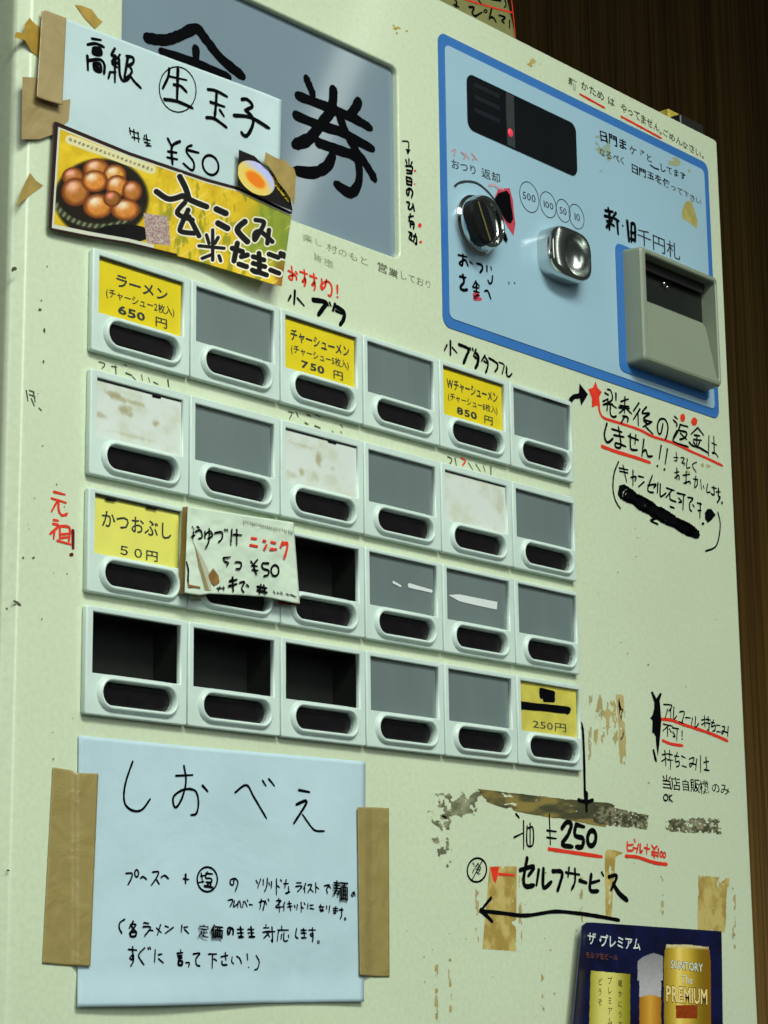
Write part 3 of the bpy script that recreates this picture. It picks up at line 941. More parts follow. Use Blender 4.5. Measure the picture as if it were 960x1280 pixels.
# ---- coin slot : chrome block with a scooped funnel
def coin():
    x0, z1 = inpx((669.0, 281)); x1 = inpx((718, 358))[0]+0.03
    z0 = inpx((673.5, 345))[1]
    d = 0.0110; cx, cz = (x0+x1)/2, (z0+z1)/2
    hwx, hwz = (x1-x0)/2, (z1-z0)/2
    def build(name, rings, m, parent, cap=True, split=35):
        bm = bmesh.new(); rs = [[bm.verts.new(v) for v in r_] for r_ in rings]; n = len(rs[0])
        for a, b in zip(rs, rs[1:]):
            for i in range(n):
                j = (i+1) % n; bm.faces.new((a[i], a[j], b[j], b[i]))
        if cap: bm.faces.new(rs[-1])
        bmesh.ops.recalc_face_normals(bm, faces=bm.faces)
        me = bpy.data.meshes.new(name); bm.to_mesh(me); bm.free()
        for p in me.polygons: p.use_smooth = True
        if sum(p.normal.y*p.area for p in me.polygons) > 0: me.flip_normals()
        o = link(name, me, m, parent)
        m_ = o.modifiers.new('edges', 'EDGE_SPLIT'); m_.split_angle = math.radians(split)
        return o
    def sup(fx, fz, y, dx=0, n=72, e=0.62, bulge=0.0):   # superellipse ring
        out = []
        for i in range(n):
            a = 2*math.pi*i/n; c_, s_ = math.cos(a), math.sin(a)
            u_ = math.copysign(abs(c_)**e, c_)*fx; v_ = math.copysign(abs(s_)**e, s_)*fz
            out.append(((cx+dx+hwx*u_)*U, y-bulge*(1-u_*u_*.9), Z0+(cz+hwz*v_)*U))
        return out
    rings = [sup(1, 1, -0.0009), sup(1, 1, -d*.5), sup(.985, .985, -d+0.0010), sup(.95, .95, -d+0.0001), sup(.90, .90, -d, bulge=.0003),
             sup(.66, .84, -d, dx=.07, e=.9, bulge=.0003)]
    o = build('coin_slot', rings, CHROME, M, cap=False)
    rings = [sup(.66, .84, -d, dx=.07, e=.9, bulge=.0003)]
    for t in np.linspace(0.12, 1, 9):
        k = math.sqrt(max(0, 1-(t*.985)**2)); rings.append(sup(.655*k, .835*k, -d+0.0002+0.0085*t, dx=.07+.02*t, e=1.0))
    build('coin_funnel', rings, SATIN, o, split=80)
coin()

# ---- return knob
def knob():
    c = P(594.5, 281.5, -0.001); r = 0.0140; d = 0.0095
    prof = [(r*1.10, -0.0008), (r*1.10, -0.0018), (r*1.03, -0.0026), (r*1.0, -0.0030), (r*0.985, -d+0.0014), (r*0.94, -d+0.0003), (r*0.86, -d), (r*0.80, -d+0.0010), (r*0.78, -d+0.0025), (0.0001, -d+0.0026)]
    bm = bmesh.new(); rs = []
    for q, y in prof: rs.append([bm.verts.new((c.x+q*math.cos(a), y, c.z+q*math.sin(a))) for a in np.linspace(0, 2*math.pi, 56, endpoint=False)])
    for a, b in zip(rs, rs[1:]):
        for i in range(56):
            j = (i+1) % 56; bm.faces.new((a[i], a[j], b[j], b[i]))
    bmesh.ops.recalc_face_normals(bm, faces=bm.faces)
    me = bpy.data.meshes.new('return_knob'); bm.to_mesh(me); bm.free()
    for p in me.polygons: p.use_smooth = True
    if sum(p.normal.y*p.area for p in me.polygons) > 0: me.flip_normals()
    o = link('return_knob', me, CHROME, M)
    m_ = o.modifiers.new('edges', 'EDGE_SPLIT'); m_.split_angle = math.radians(30)
    yk = -d-0.0035
    a = P(597, 250, yk); b = P(613.5, 303, yk)
    ax = (b-a); ln = ax.length/2; mid = (a+b)/2; ax.normalize(); nr = Vector((-ax.z, 0, ax.x))
    hw = 0.0074
    bm = bmesh.new(); rs = []
    for off, y in ((0.0, -d+0.0024), (-0.0002, yk+0.0012), (-0.0009, yk+0.0002), (-0.0018, yk)):
        pts = stadium(0, 0, ln+0.001+off, hw+off, 10)
        rs.append([bm.verts.new(Vector((mid.x, 0, mid.z)) + ax*u_ + nr*v_ + Vector((0, y, 0))) for u_, v_ in pts])
    for p_, q_ in zip(rs, rs[1:]):
        for i in range(len(p_)):
            j = (i+1) % len(p_); bm.faces.new((p_[i], p_[j], q_[j], q_[i]))
    bm.faces.new(rs[-1]); bmesh.ops.recalc_face_normals(bm, faces=bm.faces)
    me = bpy.data.meshes.new('handle'); bm.to_mesh(me); bm.free()
    if sum(p.normal.y*p.area for p in me.polygons) > 0: me.flip_normals()
    link('handle', me, mat('handle_black', (0.006, 0.006, 0.007), .45, spec=.2), o)
    vs = [mid+ax*s1*(ln*.93)+nr*s2*0.00055+Vector((0, -0.0003, 0)) for s1, s2 in ((-1, -1), (1, -1), (1, 1), (-1, 1))]
    for v in vs: v.y = yk-0.00015
    mesh('pointer_line', vs, [(0, 1, 2, 3)], mat('worn_gold_line', C(92, 92, 44), .5), o)
knob()

# ================================================================== writing on the door
def hand(strokes, m=INK, label=None, par=M, y=0.0, yfn=None, name='handwriting'):
    I = Ink(y, yfn)
    for it in strokes:
        if callable(it): it(I)
        else: I.many(*it)
    return I.done(name, m, par, label)


# vertical note beside the sign
hand([((490, 160), 8, [[(105, 130), (165, 140), (165, 210), 1.2], [(140, 320), (150, 360)], [(170, 310), (170, 370)], [(200, 340), (190, 370)], [(140, 380), (205, 390), (190, 460)], [(150, 420), (200, 430)], [(150, 450), (200, 455)],
                        [(145, 490), (150, 560)], [(145, 490), (195, 510), (195, 575)], [(150, 525), (195, 540)], [(150, 560), (195, 572)], [(175, 610), (165, 670), (150, 660), (150, 620), (180, 605), (208, 640), (195, 695)],
                        [(150, 740), (175, 750), (165, 800), (190, 810), (215, 775)], [(210, 760), (225, 830)], [(170, 890), (215, 880)], [(185, 860), (170, 930)], [(185, 930), (185, 990)], [(185, 930), (220, 950), (215, 1010)], [(185, 960), (215, 965)],
                        [(170, 1040), (200, 1050)], [(185, 1060), (170, 1100)], [(200, 1060), (190, 1110)], [(175, 1110), (210, 1130)], [(215, 1080), (245, 1090), (245, 1160), (230, 1150)], [(235, 1060), (215, 1140)]], 1.9),
      lambda I: I.fill([(490+a/8, 160+b/8) for a, b in ((138, 205), (188, 215), (160, 268))])], label='small vertical black writing')
hand([lambda I: (I.dot(519, 213.5, 1.4), I.dot(525, 281.5, 2.2, 2.8), I.dot(526, 302.5, 1.7), I.dot(518.5, 230, .9))], RED, 'red emphasis dots')
hand([((350, 280), 4.8, [[(50, 280), (90, 300)], [(70, 255), (75, 330), (55, 325), (60, 310), (95, 310), (100, 335)], [(95, 285), (105, 300)], [(120, 285), (165, 300)], [(145, 275), (150, 340), (135, 345), (150, 325), (155, 350), (145, 375)],
                          [(180, 310), (222, 325)], [(203, 298), (207, 360), (192, 365), (207, 348), (212, 375), (205, 398)], [(250, 330), (255, 395)], [(280, 335), (270, 375), (250, 390), (250, 360), (290, 345), (312, 380), (305, 430), (290, 425)], [(345, 370), (345, 415), 2.4]], 1.9),
      lambda I: I.dot(350+345/4.8, 280+438/4.8, 1.3)], RED, 'red recommendation note')
hand([((350, 280), 4.8, [[(90, 400), (85, 480), 2.6], [(65, 430), (50, 460), 2.2], [(105, 445), (145, 490), 2.2], [(200, 455), (275, 470), (255, 510), (230, 545), 4.2], [(282, 470), (290, 490), 2.2], [(298, 472), (305, 490), 2.2],
                          [(330, 480), (318, 520), 3.2], [(330, 490), (385, 530), (380, 575), (360, 605), 3.8], [(335, 520), (375, 540), 2.5]], 2.4)])
text('handwriting', '村のもと', (408, 313), (462, 333), 12, FAINT, M, off=-.01, jit=.15)
text('handwriting', '営業', (471, 337), (498, 349), 13, GREYINK, M, off=0, jit=.12)
text('handwriting', 'しており', (499, 347), (540, 362), 12, GREYINK, M, off=-.012, jit=.15)
text('handwriting', '楽し', (378, 300), (404, 310), 11, mat('nearly_gone_marker', C(150, 165, 130), .6, var=.3, scale=300), M, off=0, jit=.2)
text('handwriting', '皆様', (390, 323), (416, 336), 11, MATS['nearly_gone_marker'], M, off=0, jit=.2)
# along the top edge
text('handwriting', '麺', (710, 107), (721, 113), 15, GREYINK, M, off=.015, jit=.1)
text('handwriting', 'かため', (725, 110), (756, 127), 13.5, GREYINK, M, off=.014, jit=.15)
text('handwriting', 'は', (759, 128), (768, 133), 12, GREYINK, M, off=.014, jit=.15)
text('handwriting', 'やってません', (776, 138), (824, 165), 13.5, GREYINK, M, off=.014, jit=.18)
text('handwriting', '。ごめんなさい。', (824, 166), (880, 199), 11, GREYINK, M, off=.01, jit=.2)
hand([((700, 80), 4.8, [[(120, 180), (200, 225), (268, 262)], [(368, 315), (480, 375), (608, 445)]], 1.9)], RED, 'red underlining')
# small pork double
hand([((540, 410), 8, [[(185, 130), (185, 270), 2.6], [(150, 170), (125, 225)], [(205, 195), (250, 250)], [(270, 165), (365, 210), (345, 280), (315, 355), 3.0], [(380, 200), (387, 222)], [(405, 205), (412, 227)], [(440, 215), (415, 280)],
                        [(440, 250), (465, 290), (455, 360), (435, 400), 3.2], [(430, 290), (455, 310), 2.6], [(530, 275), (495, 330)], [(530, 290), (560, 340), (555, 400), (535, 450)], [(520, 330), (550, 350)], [(570, 300), (650, 350), (655, 400), (630, 435)],
                        [(670, 340), (720, 365), (715, 410), (700, 465), 1.3], [(745, 380), (740, 450), 1.3], [(750, 400), (750, 470), (775, 485), (800, 455), 1.7]], 2.0)])
# refund warning
hand([((740, 480), 8, [[(155, 55), (190, 70), (200, 160), (110, 210)], [(130, 90), (165, 110)], [(240, 95), (240, 160), 2.4], [(110, 175), (160, 150)], [(120, 205), (205, 200)], [(160, 150), (150, 270)], [(185, 205), (185, 300), (215, 330), (245, 320)], [(205, 210), (245, 240)],
                        [(330, 130), (325, 290)], [(290, 175), (365, 150)], [(280, 215), (370, 225)], [(270, 235), (375, 245)], [(330, 240), (275, 290)], [(350, 250), (395, 295)], [(310, 320), (360, 335), (355, 380)], [(330, 320), (290, 395)],
                        [(470, 190), (415, 270)], [(480, 250), (415, 355)], [(460, 290), (465, 415)], [(545, 230), (500, 290), (575, 290)], [(575, 300), (515, 350), (600, 380)], [(520, 370), (560, 400), (600, 375)], [(560, 400), (510, 430)], [(540, 430), (610, 500)],
                        [(710, 400), (690, 490), (665, 490), (655, 420), (680, 355), (730, 355), (760, 420), (750, 510), (730, 560)],
                        [(150, 395), (125, 500), (140, 570), (170, 580), (210, 545), 2.2], [(200, 450), (300, 480)], [(220, 510), (320, 530)], [(265, 430), (290, 620), (240, 630), (240, 590), (340, 625)], [(365, 520), (465, 560)],
                        [(385, 500), (385, 620), (400, 655), (455, 660)], [(440, 510), (430, 600)], [(520, 555), (500, 720)], [(505, 680), (540, 660), (560, 720), (605, 720)], [(693, 615), (672, 750)], [(755, 650), (732, 800)]], 1.9),
      ((820, 500), 9.14, [[(215, 190), (245, 215)], [(200, 230), (240, 270), (235, 300)], [(275, 280), (365, 305)], [(275, 290), (250, 360), (190, 460)], [(270, 350), (350, 370), (330, 430), (270, 450)], [(280, 380), (350, 450)], [(240, 350), (195, 450), (230, 490), (370, 535)],
                          [(480, 315), (400, 390)], [(490, 330), (545, 400)], [(440, 400), (500, 410)], [(430, 450), (520, 460)], [(470, 400), (465, 520)], [(430, 480), (450, 510)], [(500, 480), (480, 520)], [(380, 480), (420, 520), (500, 545), (590, 600)],
                          [(605, 410), (600, 640), 1.4], [(640, 490), (695, 515), 1.4], [(660, 420), (665, 600), (640, 600), (680, 610), (710, 655), 1.4],
                          [(205, 655), (255, 660), 1.2], [(230, 600), (240, 690), (210, 690), 1.2], [(285, 660), (325, 665), (295, 720), (325, 720), (320, 750), 1.2], [(360, 670), (350, 770), (390, 770), 1.2], [(465, 710), (415, 745), (460, 825), 1.2],
                          [(215, 830), (265, 820), 1.4], [(240, 780), (240, 910), 1.6], [(215, 890), (260, 860), (265, 910), 1.4], [(310, 860), (385, 850), 1.4], [(345, 820), (345, 960), 1.5], [(320, 950), (385, 930), (390, 960), 1.5], [(430, 900), (480, 910), 1.3],
                          [(455, 870), (440, 1000), 1.3], [(470, 900), (475, 960), (450, 1000), 1.3], [(510, 910), (520, 1020), 1.2], [(540, 980), (550, 1010), 1.2], [(590, 960), (580, 1050), (620, 1050), 1.3], [(640, 1000), (690, 1010), 1.4], [(660, 990), (665, 1080), (630, 1070), 1.6],
                          [(690, 1050), (735, 1050), 1.5], [(715, 1010), (715, 1100), (735, 1110), (700, 1175), 1.8]], 1.8),
      lambda I: (I.dot(740+655/8, 480+820/8, 1.2, 1.8), I.dot(740+725/8, 480+855/8, 1.3, 2.0), I.dot(820+755/9.14, 500+1175/9.14, 1.1, 2.2)),
      lambda I: I.fill([(700+a/4.571, 470+b/4.571) for a, b in ((45, 152), (56, 122), (76, 104), (108, 98), (112, 42), (160, 105), (122, 170), (114, 128), (84, 132), (62, 158))])])
hand([lambda I: I.fill([(700+a/4.571, 470+b/4.571) for a, b in ((203, 30), (215, 68), (240, 92), (224, 118), (230, 182), (208, 168), (183, 182), (182, 124), (163, 75), (190, 65))]),
      ((700, 470), 4.571, [[(222, 182), (245, 235), (330, 265), (450, 305), (530, 345), (640, 380), (760, 435), (850, 475), (930, 513), 2.4], [(240, 402), (330, 435), (430, 465), (515, 495), 3.0]], 2.4),
      lambda I: (I.dot(820+305/9.14, 500+200/9.14, 3.1, 5.2), I.dot(820+438/9.14, 500+245/9.14, 3.7, 5.4))], RED, 'red star, underlining and dots')
# cancel note and its scribble
def scrib(I):
    a, b = (779, 615), (871, 668)
    for k in range(3):
        pts = []
        nn = 30
        for i in range(nn*7):
            t = i/(nn*7); r = 7.4+1.6*math.sin(t*23+k)
            an = t*nn*2*math.pi + k*2
            pts.append((a[0]+(b[0]-a[0])*t+r*0.75*math.cos(an), a[1]+(b[1]-a[1])*t+4.0*math.sin(t*3.1416)*(.2)+r*math.sin(an)*(1-.25*t)+random.uniform(-.6, .6)))
        I.stroke(pts, 1.9, smooth=False, taper=0)
    for q in ((0.10, 8), (.42, 7), (.55, 9), (.66, 9), (.25, 5)):
        x = a[0]+(b[0]-a[0])*q[0]; y = a[1]+(b[1]-a[1])*q[0]
        I.dot(x, y, q[1]*.9, 5)
    I.many((760, 560), 6.4, [[(370, 480), (380, 560), (340, 580), (400, 610), 2], [(500, 470), (530, 480), 2], [(330, 520), (370, 560), (440, 560), 2.2]], 2)
hand([((760, 560), 6.4, [[(85, 110), (50, 200), (40, 320), (60, 420), (100, 485), 1.7], [(90, 160), (160, 175)], [(95, 185), (160, 200)], [(120, 140), (150, 270)], [(185, 235), (225, 230), (215, 265)], [(200, 180), (200, 300)], [(245, 225), (285, 235)], [(290, 270), (245, 310)],
                          [(320, 300), (385, 290), (365, 320)], [(355, 220), (320, 320), (330, 350), (365, 355)], [(400, 280), (395, 360)], [(420, 290), (420, 385), (465, 360)], [(470, 320), (530, 340)], [(510, 340), (465, 395)], [(495, 370), (500, 410), (545, 430)],
                          [(555, 360), (620, 375)], [(605, 380), (600, 495)], [(565, 400), (590, 430), (565, 435)], [(640, 395), (680, 405), (655, 440), (655, 490), (670, 505)], [(680, 455), (690, 470)], [(715, 440), (750, 450)], [(740, 440), (735, 560)], [(720, 500), (745, 500)],
                          [(880, 515), (898, 600), (890, 700), (860, 790), (780, 825), 1.6]], 1.7),
      lambda I: (I.fill([(760+a/6.4, 560+b/6.4) for a, b in ((775, 520), (795, 488), (825, 486), (862, 535), (830, 575), (800, 600), (778, 570))]), I.dot(760+760/6.4, 560+605/6.4, 1.8)),
      scrib])
# alcohol note
hand([((800, 850), 7.385, [[(220, 225), (295, 235), (265, 290)], [(255, 270), (230, 360)], [(285, 260), (285, 350)], [(315, 250), (310, 360), (340, 330)], [(365, 295), (410, 295), (385, 400)], [(360, 385), (400, 400)], [(420, 345), (465, 350)], [(485, 350), (475, 420)], [(515, 340), (510, 435), (545, 400)],
                            [(570, 370), (600, 360)], [(595, 330), (600, 430)], [(570, 410), (610, 390)], [(610, 360), (650, 370)], [(630, 340), (630, 400)], [(610, 395), (650, 400)], [(640, 400), (635, 465), (625, 455)], [(660, 390), (690, 395)], [(680, 370), (660, 430), (695, 420), (690, 465), (670, 470)],
                            [(705, 415), (740, 420)], [(710, 475), (745, 480)], [(760, 430), (785, 435), (760, 500), (760, 470), (810, 485)], [(815, 430), (810, 520)],
                            [(215, 405), (300, 425)], [(265, 420), (210, 470)], [(255, 440), (255, 520)], [(270, 450), (290, 480)], [(300, 440), (360, 450)], [(345, 450), (340, 560)], [(305, 480), (325, 520), (305, 520)], [(390, 470), (390, 520)],
                            [(205, 690), (250, 680)], [(230, 650), (240, 790)], [(200, 750), (245, 720)], [(255, 680), (300, 690)], [(275, 650), (275, 730)], [(250, 735), (305, 740)], [(285, 740), (280, 825)], [(320, 700), (360, 705)], [(345, 670), (325, 750), (360, 750), (360, 790), (335, 800)],
                            [(385, 700), (420, 720)], [(390, 790), (430, 805)], [(455, 730), (500, 720), (470, 800), (460, 770), (520, 780)], [(525, 730), (515, 830)], [(560, 700), (560, 850)], [(590, 760), (635, 750)], [(610, 710), (615, 820), (590, 825), (640, 835)],
                            [(270, 1060), (270, 1115)], [(295, 1060), (272, 1088), (300, 1125)], [(125, 650), (135, 690), (150, 750), 2.6]], 1.25),
      lambda I: I.ell(800+238/7.385, 850+1085/7.385, 2.6, 3.9, 1.3),
      lambda I: (I.fill([(800+a/7.385, 850+b/7.385) for a, b in ((102, 108), (118, 106), (152, 172), (185, 118), (202, 124), (182, 190), (188, 260), (197, 370), (190, 480), (178, 600), (165, 700), (152, 600), (146, 520), (130, 490), (113, 486), (118, 370), (94, 352), (118, 320), (132, 260), (134, 210))]), I.dot(800+390/7.385, 850+545/7.385, .9))])
hand([((800, 850), 7.385, [[(205, 362), (290, 370), (400, 410), (540, 455), (680, 505), (810, 562), 2.7], [(210, 558), (290, 590), (395, 605), 2.4]], 2.4)], RED, 'red underlining')
text('handwriting', '当店自販機', (827, 984), (886, 991), 17, INK, M, off=.008, jit=.2)
text('handwriting', 'のみ', (889, 989), (912, 993), 14, INK, M, off=.005, jit=.2)
# lower notes
hand([((580, 810), 5.333, [[(770, 495), (790, 530), (800, 700), (806, 960), (812, 1040), 3.0], [(775, 500), (795, 545), 3.6]], 3),
      ((530, 970), 3.2, [[(618, 96), (650, 104), (676, 96), 3.4], [(650, 70), (650, 140), 4.4]], 3),
      ((570, 1000), 3.4286, [[(250, 160), (290, 140)], [(290, 90), (290, 210)], [(310, 120), (330, 120), (330, 190), (305, 190), (305, 110)], [(318, 100), (318, 190)], [(258, 60), (270, 75), 2.2], [(400, 60), (405, 190)], [(390, 130), (430, 135)], [(390, 160), (430, 165)],
                             [(455, 120), (475, 95), (495, 105), (480, 150), (455, 190), (500, 200), 4.0], [(515, 105), (510, 150), (545, 165), (540, 200), (515, 200), 4.0], [(515, 105), (550, 115), 4.0],
                             [(112, 262), (70, 340), 1.1],
                             [(275, 300), (335, 285), (310, 325), 3.6], [(305, 250), (290, 340), (300, 370), (335, 365), 4.0], [(355, 300), (345, 365), 3.6], [(375, 295), (375, 375), (410, 350), 3.8], [(415, 305), (455, 310), (445, 360), (435, 390), 3.6],
                             [(470, 310), (530, 320), 2.4], [(485, 290), (480, 330), 2.4], [(510, 295), (510, 350), (495, 385), 2.6], [(530, 345), (560, 355), 3.6], [(580, 320), (575, 385), (610, 390), 3.6], [(580, 355), (615, 345), 3], [(625, 310), (632, 325), 2.4],
                             [(655, 330), (690, 325), (665, 385), 3.2], [(675, 360), (700, 400), (735, 430), 4.4],
                             [(105, 475), (200, 485), (300, 495), (420, 478), (520, 485), (620, 500), (700, 515), 3.2], [(150, 420), (108, 472), 3.0], [(108, 472), (155, 520), 4.4]], 1.7),
      lambda I: (I.ell(570+582/3.4286, 1000+163/3.4286, 5.2, 9.6, 4.2, rot=.1), I.ell(570+90/3.4286, 1000+300/3.4286, 12, 15, 1.6, rot=.15, gap=.3))])
hand([((570, 1000), 3.4286, [[(398, 210), (500, 225), (625, 243), 3.0], [(735, 180), (735, 215), (760, 215)], [(735, 195), (760, 190)], [(765, 170), (768, 180)], [(760, 205), (775, 208)], [(782, 190), (775, 225)], [(790, 190), (790, 225), (800, 215)], [(808, 205), (830, 210)],
                             [(820, 190), (817, 230)], [(840, 195), (850, 210)], [(862, 198), (850, 212), (850, 248)], [(840, 222), (862, 226)], [(840, 234), (862, 238)], [(868, 210), (866, 245)], [(728, 240), (780, 245), (850, 268), (905, 275), 2.8], [(185, 318), (250, 322), 2.2]], 1.9),
      lambda I: (I.ell(570+880/3.4286, 1000+232/3.4286, 1.5, 3.2, 1.5), I.ell(570+893/3.4286, 1000+236/3.4286, 1.5, 3.2, 1.5)),
      lambda I: I.fill([(570+a/3.4286, 1000+b/3.4286) for a, b in ((146, 288), (185, 284), (180, 318), (170, 358), (160, 345))])], RED, 'red beer price and underlining')
text('handwriting', '冷', (590, 1091), (602, 1093), 16, INK, M, y=-.00025, off=.0, jit=.1)
# founder mark
hand([((50, 600), 11.636, [[(205, 170), (365, 212)], [(170, 265), (380, 330)], [(250, 310), (170, 455)], [(270, 330), (275, 440), (310, 505), (360, 510), (400, 485)], [(200, 578), (265, 590)], [(190, 635), (270, 665), (150, 780)], [(210, 740), (200, 850)], [(290, 670), (290, 880)],
                             [(290, 670), (430, 695), (420, 900)], [(290, 790), (430, 780)], [(300, 840), (420, 830)], [(255, 880), (450, 935)]], 2.2)], RED, 'red vertical characters')
hand([((50, 600), 11.636, [[(480, 740), (482, 990), 3.4]], 3), lambda I: I.dot(50+458/11.636, 600+1085/11.636, 2.6)], MAROON, 'dark red exclamation mark')
# worn lines between the first rows
hand([((90, 440), 5.333, [[(180, 65), (220, 80), (200, 110)], [(265, 95), (300, 100)], [(290, 90), (295, 155), 1.4], [(350, 85), (365, 90)], [(360, 140), (400, 155), 1.5], [(405, 165), (425, 185)], [(465, 150), (470, 190), .8], [(510, 170), (520, 200), .8], [(545, 200), (575, 215)], [(640, 185), (645, 230), 1.5]], 1.1),
      ((330, 490), 5.333, [[(165, 130), (195, 140)], [(185, 150), (170, 180)], [(215, 135), (230, 165)], [(290, 150), (310, 160), 1.5], [(340, 150), (375, 165)], [(275, 205), (295, 215), 1.5], [(340, 225), (375, 240), 1.4], [(455, 260), (462, 268)], [(510, 215), (525, 235)], [(512, 265), (518, 272), 1.3]], 1.0),
      ((400, 400), 2.667, [[(425, 455), (440, 465), (430, 485)], [(450, 460), (455, 485)], [(495, 475), (510, 500), .8], [(520, 480), (535, 505), .8], [(545, 485), (550, 505), .8], [(570, 490), (570, 515), 1.4]], 1.2)], GREYINK, 'worn writing between the rows')
hand([((400, 400), 2.667, [[(470, 460), (485, 470), (475, 485), 1.5]], 1.2)], RED)
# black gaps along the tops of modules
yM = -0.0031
hand([((90, 300), 5.333, [[(150, 88), (300, 132), (490, 190), 1.1], [(550, 212), (650, 252), (700, 262), 1.3], [(715, 262), (830, 300), 1.4]], 1.2)], GREYINK, 'dark gap line', y=yM+0.003)
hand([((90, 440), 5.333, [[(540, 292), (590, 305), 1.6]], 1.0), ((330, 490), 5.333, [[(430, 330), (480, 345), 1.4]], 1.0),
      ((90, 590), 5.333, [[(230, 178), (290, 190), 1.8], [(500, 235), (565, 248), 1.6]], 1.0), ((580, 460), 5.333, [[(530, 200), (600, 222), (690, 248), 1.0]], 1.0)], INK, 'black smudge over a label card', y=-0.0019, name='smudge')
# marks and specks on the left strip
hand([lambda I: (I.dot(18, 336, 3.4, 2.6), I.dot(15.5, 338, 1.5, 2), I.dot(50, 387, 2.2, 1.5), I.dot(55.5, 413, 1.3, 3.2), I.dot(54.5, 452, .9, 2), I.dot(29, 697, 1.3), I.dot(42, 697, 1.6, 1.3), I.dot(8.5, 761, 1.6), I.dot(10, 1088, 2, 1.2)),
      ((0, 700), 8, [[(140, 412), (175, 425), (205, 450), 1.8]], 1.5),
      ], GREYINK, 'dark specks', name='stain')
hand([lambda I: [I.stroke([(33+a, 488+b), (34+a+c, 489+b+d)], 1.2) for a, b, c, d in ((0, 0, 1, 12), (4, 0, 5, 1), (4, 5, 6, 2), (9, 3, 1, 10), (6, 10, 3, 8), (16, 22, 2, 2))]], GREYINK, 'small faded scrawl')
random.seed(11)
def specks(I):
    for _ in range(46):
        x, y = random.choice([(random.uniform(500, 900), random.uniform(1050, 1270)), (random.uniform(730, 930), random.uniform(640, 860)), (random.uniform(35, 95), random.uniform(300, 950)), (random.uniform(500, 700), random.uniform(1080, 1275)), (random.uniform(720, 900), random.uniform(860, 1000))])
        I.dot(x, y, random.uniform(.4, 1.1), random.uniform(.4, 1.3))
hand([specks], mat('rust_speck', C(105, 98, 60), .6), 'scattered rust-coloured specks', name='stain')


# ================================================================== grime and tape residue
def residue(name, top, bot, nx, ny, dark, light, thr, fx, fy, y=-0.00010, seed=0, edge=.12, soft=True, label=None):
    def cf(u, v, px, py):
        n = fbm(px*fx+seed, py*fy+seed*2)
        return lerp(dark, light, sm(.3, .7, n))
    def mk(u, v, px, py):
        n = fbm(px*fx*1.3+seed*5, py*fy*1.3+seed)
        e = np.minimum(np.minimum(u, 1-u)/edge, np.minimum(v, 1-v)/edge); e = np.clip(e, 0, 1)
        return (n*(.6+.4*e) > thr).astype(int)
    o = sheet(name, top, bot, nx, ny, cf, GRIME, M, y=y, mask=mk)
    if label: o['label'] = label
    return o


DK, MD, LT, TN = (64, 67, 46), (104, 100, 54), (150, 148, 110), (128, 117, 60)
residue('tape_residue', [(597, 986), (660, 993), (737, 1002), (770, 1004)], [(608, 1002), (640, 1014), (700, 1024), (757, 1034)], 240, 56, DK, TN, .30, .035, .10, seed=3, edge=.05)
residue('tape_residue', [(742, 1004), (811, 1019)], [(742, 1030), (809, 1037)], 140, 52, (58, 60, 42), (124, 124, 94), .30, .32, .32, seed=8, edge=.08, y=-0.00014)
residue('tape_residue', [(832, 1022), (900, 1021)], [(832, 1040), (903, 1043)], 140, 44, (66, 70, 48), (130, 132, 100), .36, .26, .26, seed=12, edge=.2)
residue('tape_residue', [(541, 984), (600, 986)], [(545, 1030), (625, 1012)], 130, 80, (92, 98, 72), (136, 142, 108), .49, .10, .10, seed=15, edge=.3)
residue('tape_residue', [(530, 1010), (570, 1008)], [(545, 1092), (568, 1092)], 80, 160, (92, 98, 72), (136, 142, 108), .50, .11, .11, seed=19, edge=.3)
residue('tape_residue', [(738, 862), (786, 866)], [(738, 935), (784, 940)], 90, 140, (150, 146, 96), (168, 158, 98), .55, .16, .05, seed=23, edge=.2)
residue('tape_residue', [(770, 868), (780, 868)], [(775, 957), (784, 957)], 20, 140, (160, 152, 98), (172, 164, 108), .38, .16, .06, seed=29, edge=.1)
residue('tape_residue', [(735, 866), (741, 866)], [(735, 958), (739, 958)], 14, 140, (150, 150, 108), (160, 158, 118), .52, .2, .09, seed=31, edge=.1)
for (tp, bt, sd, th) in (([(612, 1083), (646, 1083)], [(603, 1186), (645, 1189)], 33, .22), ([(873, 1094), (912, 1098)], [(872, 1164), (906, 1165)], 37, .27), ([(756, 1061), (770, 1063)], [(757, 1150), (764, 1150)], 41, .33)):
    residue('tape_residue', tp, bt, 80, 150, (150, 132, 64), (180, 168, 98), th, .12, .06, seed=sd, edge=.08, y=-0.00011)
residue('tape_residue', [(765, 1062), (779, 1066)], [(765, 1071), (768, 1072)], 30, 20, (150, 126, 52), (160, 140, 64), .2, .1, .1, seed=43)
for (x, y0_, y1_, sd) in ((898, 1098, 1165, 51), (915, 1100, 1190, 53), (594, 1090, 1180, 55), (648, 1085, 1190, 57), (724, 1090, 1160, 59), (825, 1090, 1150, 61), (543, 1200, 1280, 63), (560, 1190, 1270, 65), (676, 1190, 1270, 67)):
    residue('tape_residue', [(x, y0_), (x+5, y0_)], [(x, y1_), (x+5, y1_)], 12, 110, (150, 142, 84), (164, 156, 104), .53, .22, .10, seed=sd, edge=.1)
residue('tape_residue', [(472, 15), (520, 40)], [(480, 36), (505, 58)], 90, 60, (150, 136, 50), (174, 160, 70), .57, .09, .12, seed=71, edge=.3)
residue('tape_residue', [(652, 62), (690, 78)], [(655, 88), (690, 92)], 60, 40, (160, 146, 80), (180, 165, 96), .60, .12, .12, seed=73, edge=.3)
residue('tape_residue', [(842, 585), (905, 560)], [(842, 608), (905, 610)], 60, 40, (150, 150, 100), (160, 160, 110), .66, .12, .12, seed=75, edge=.3)
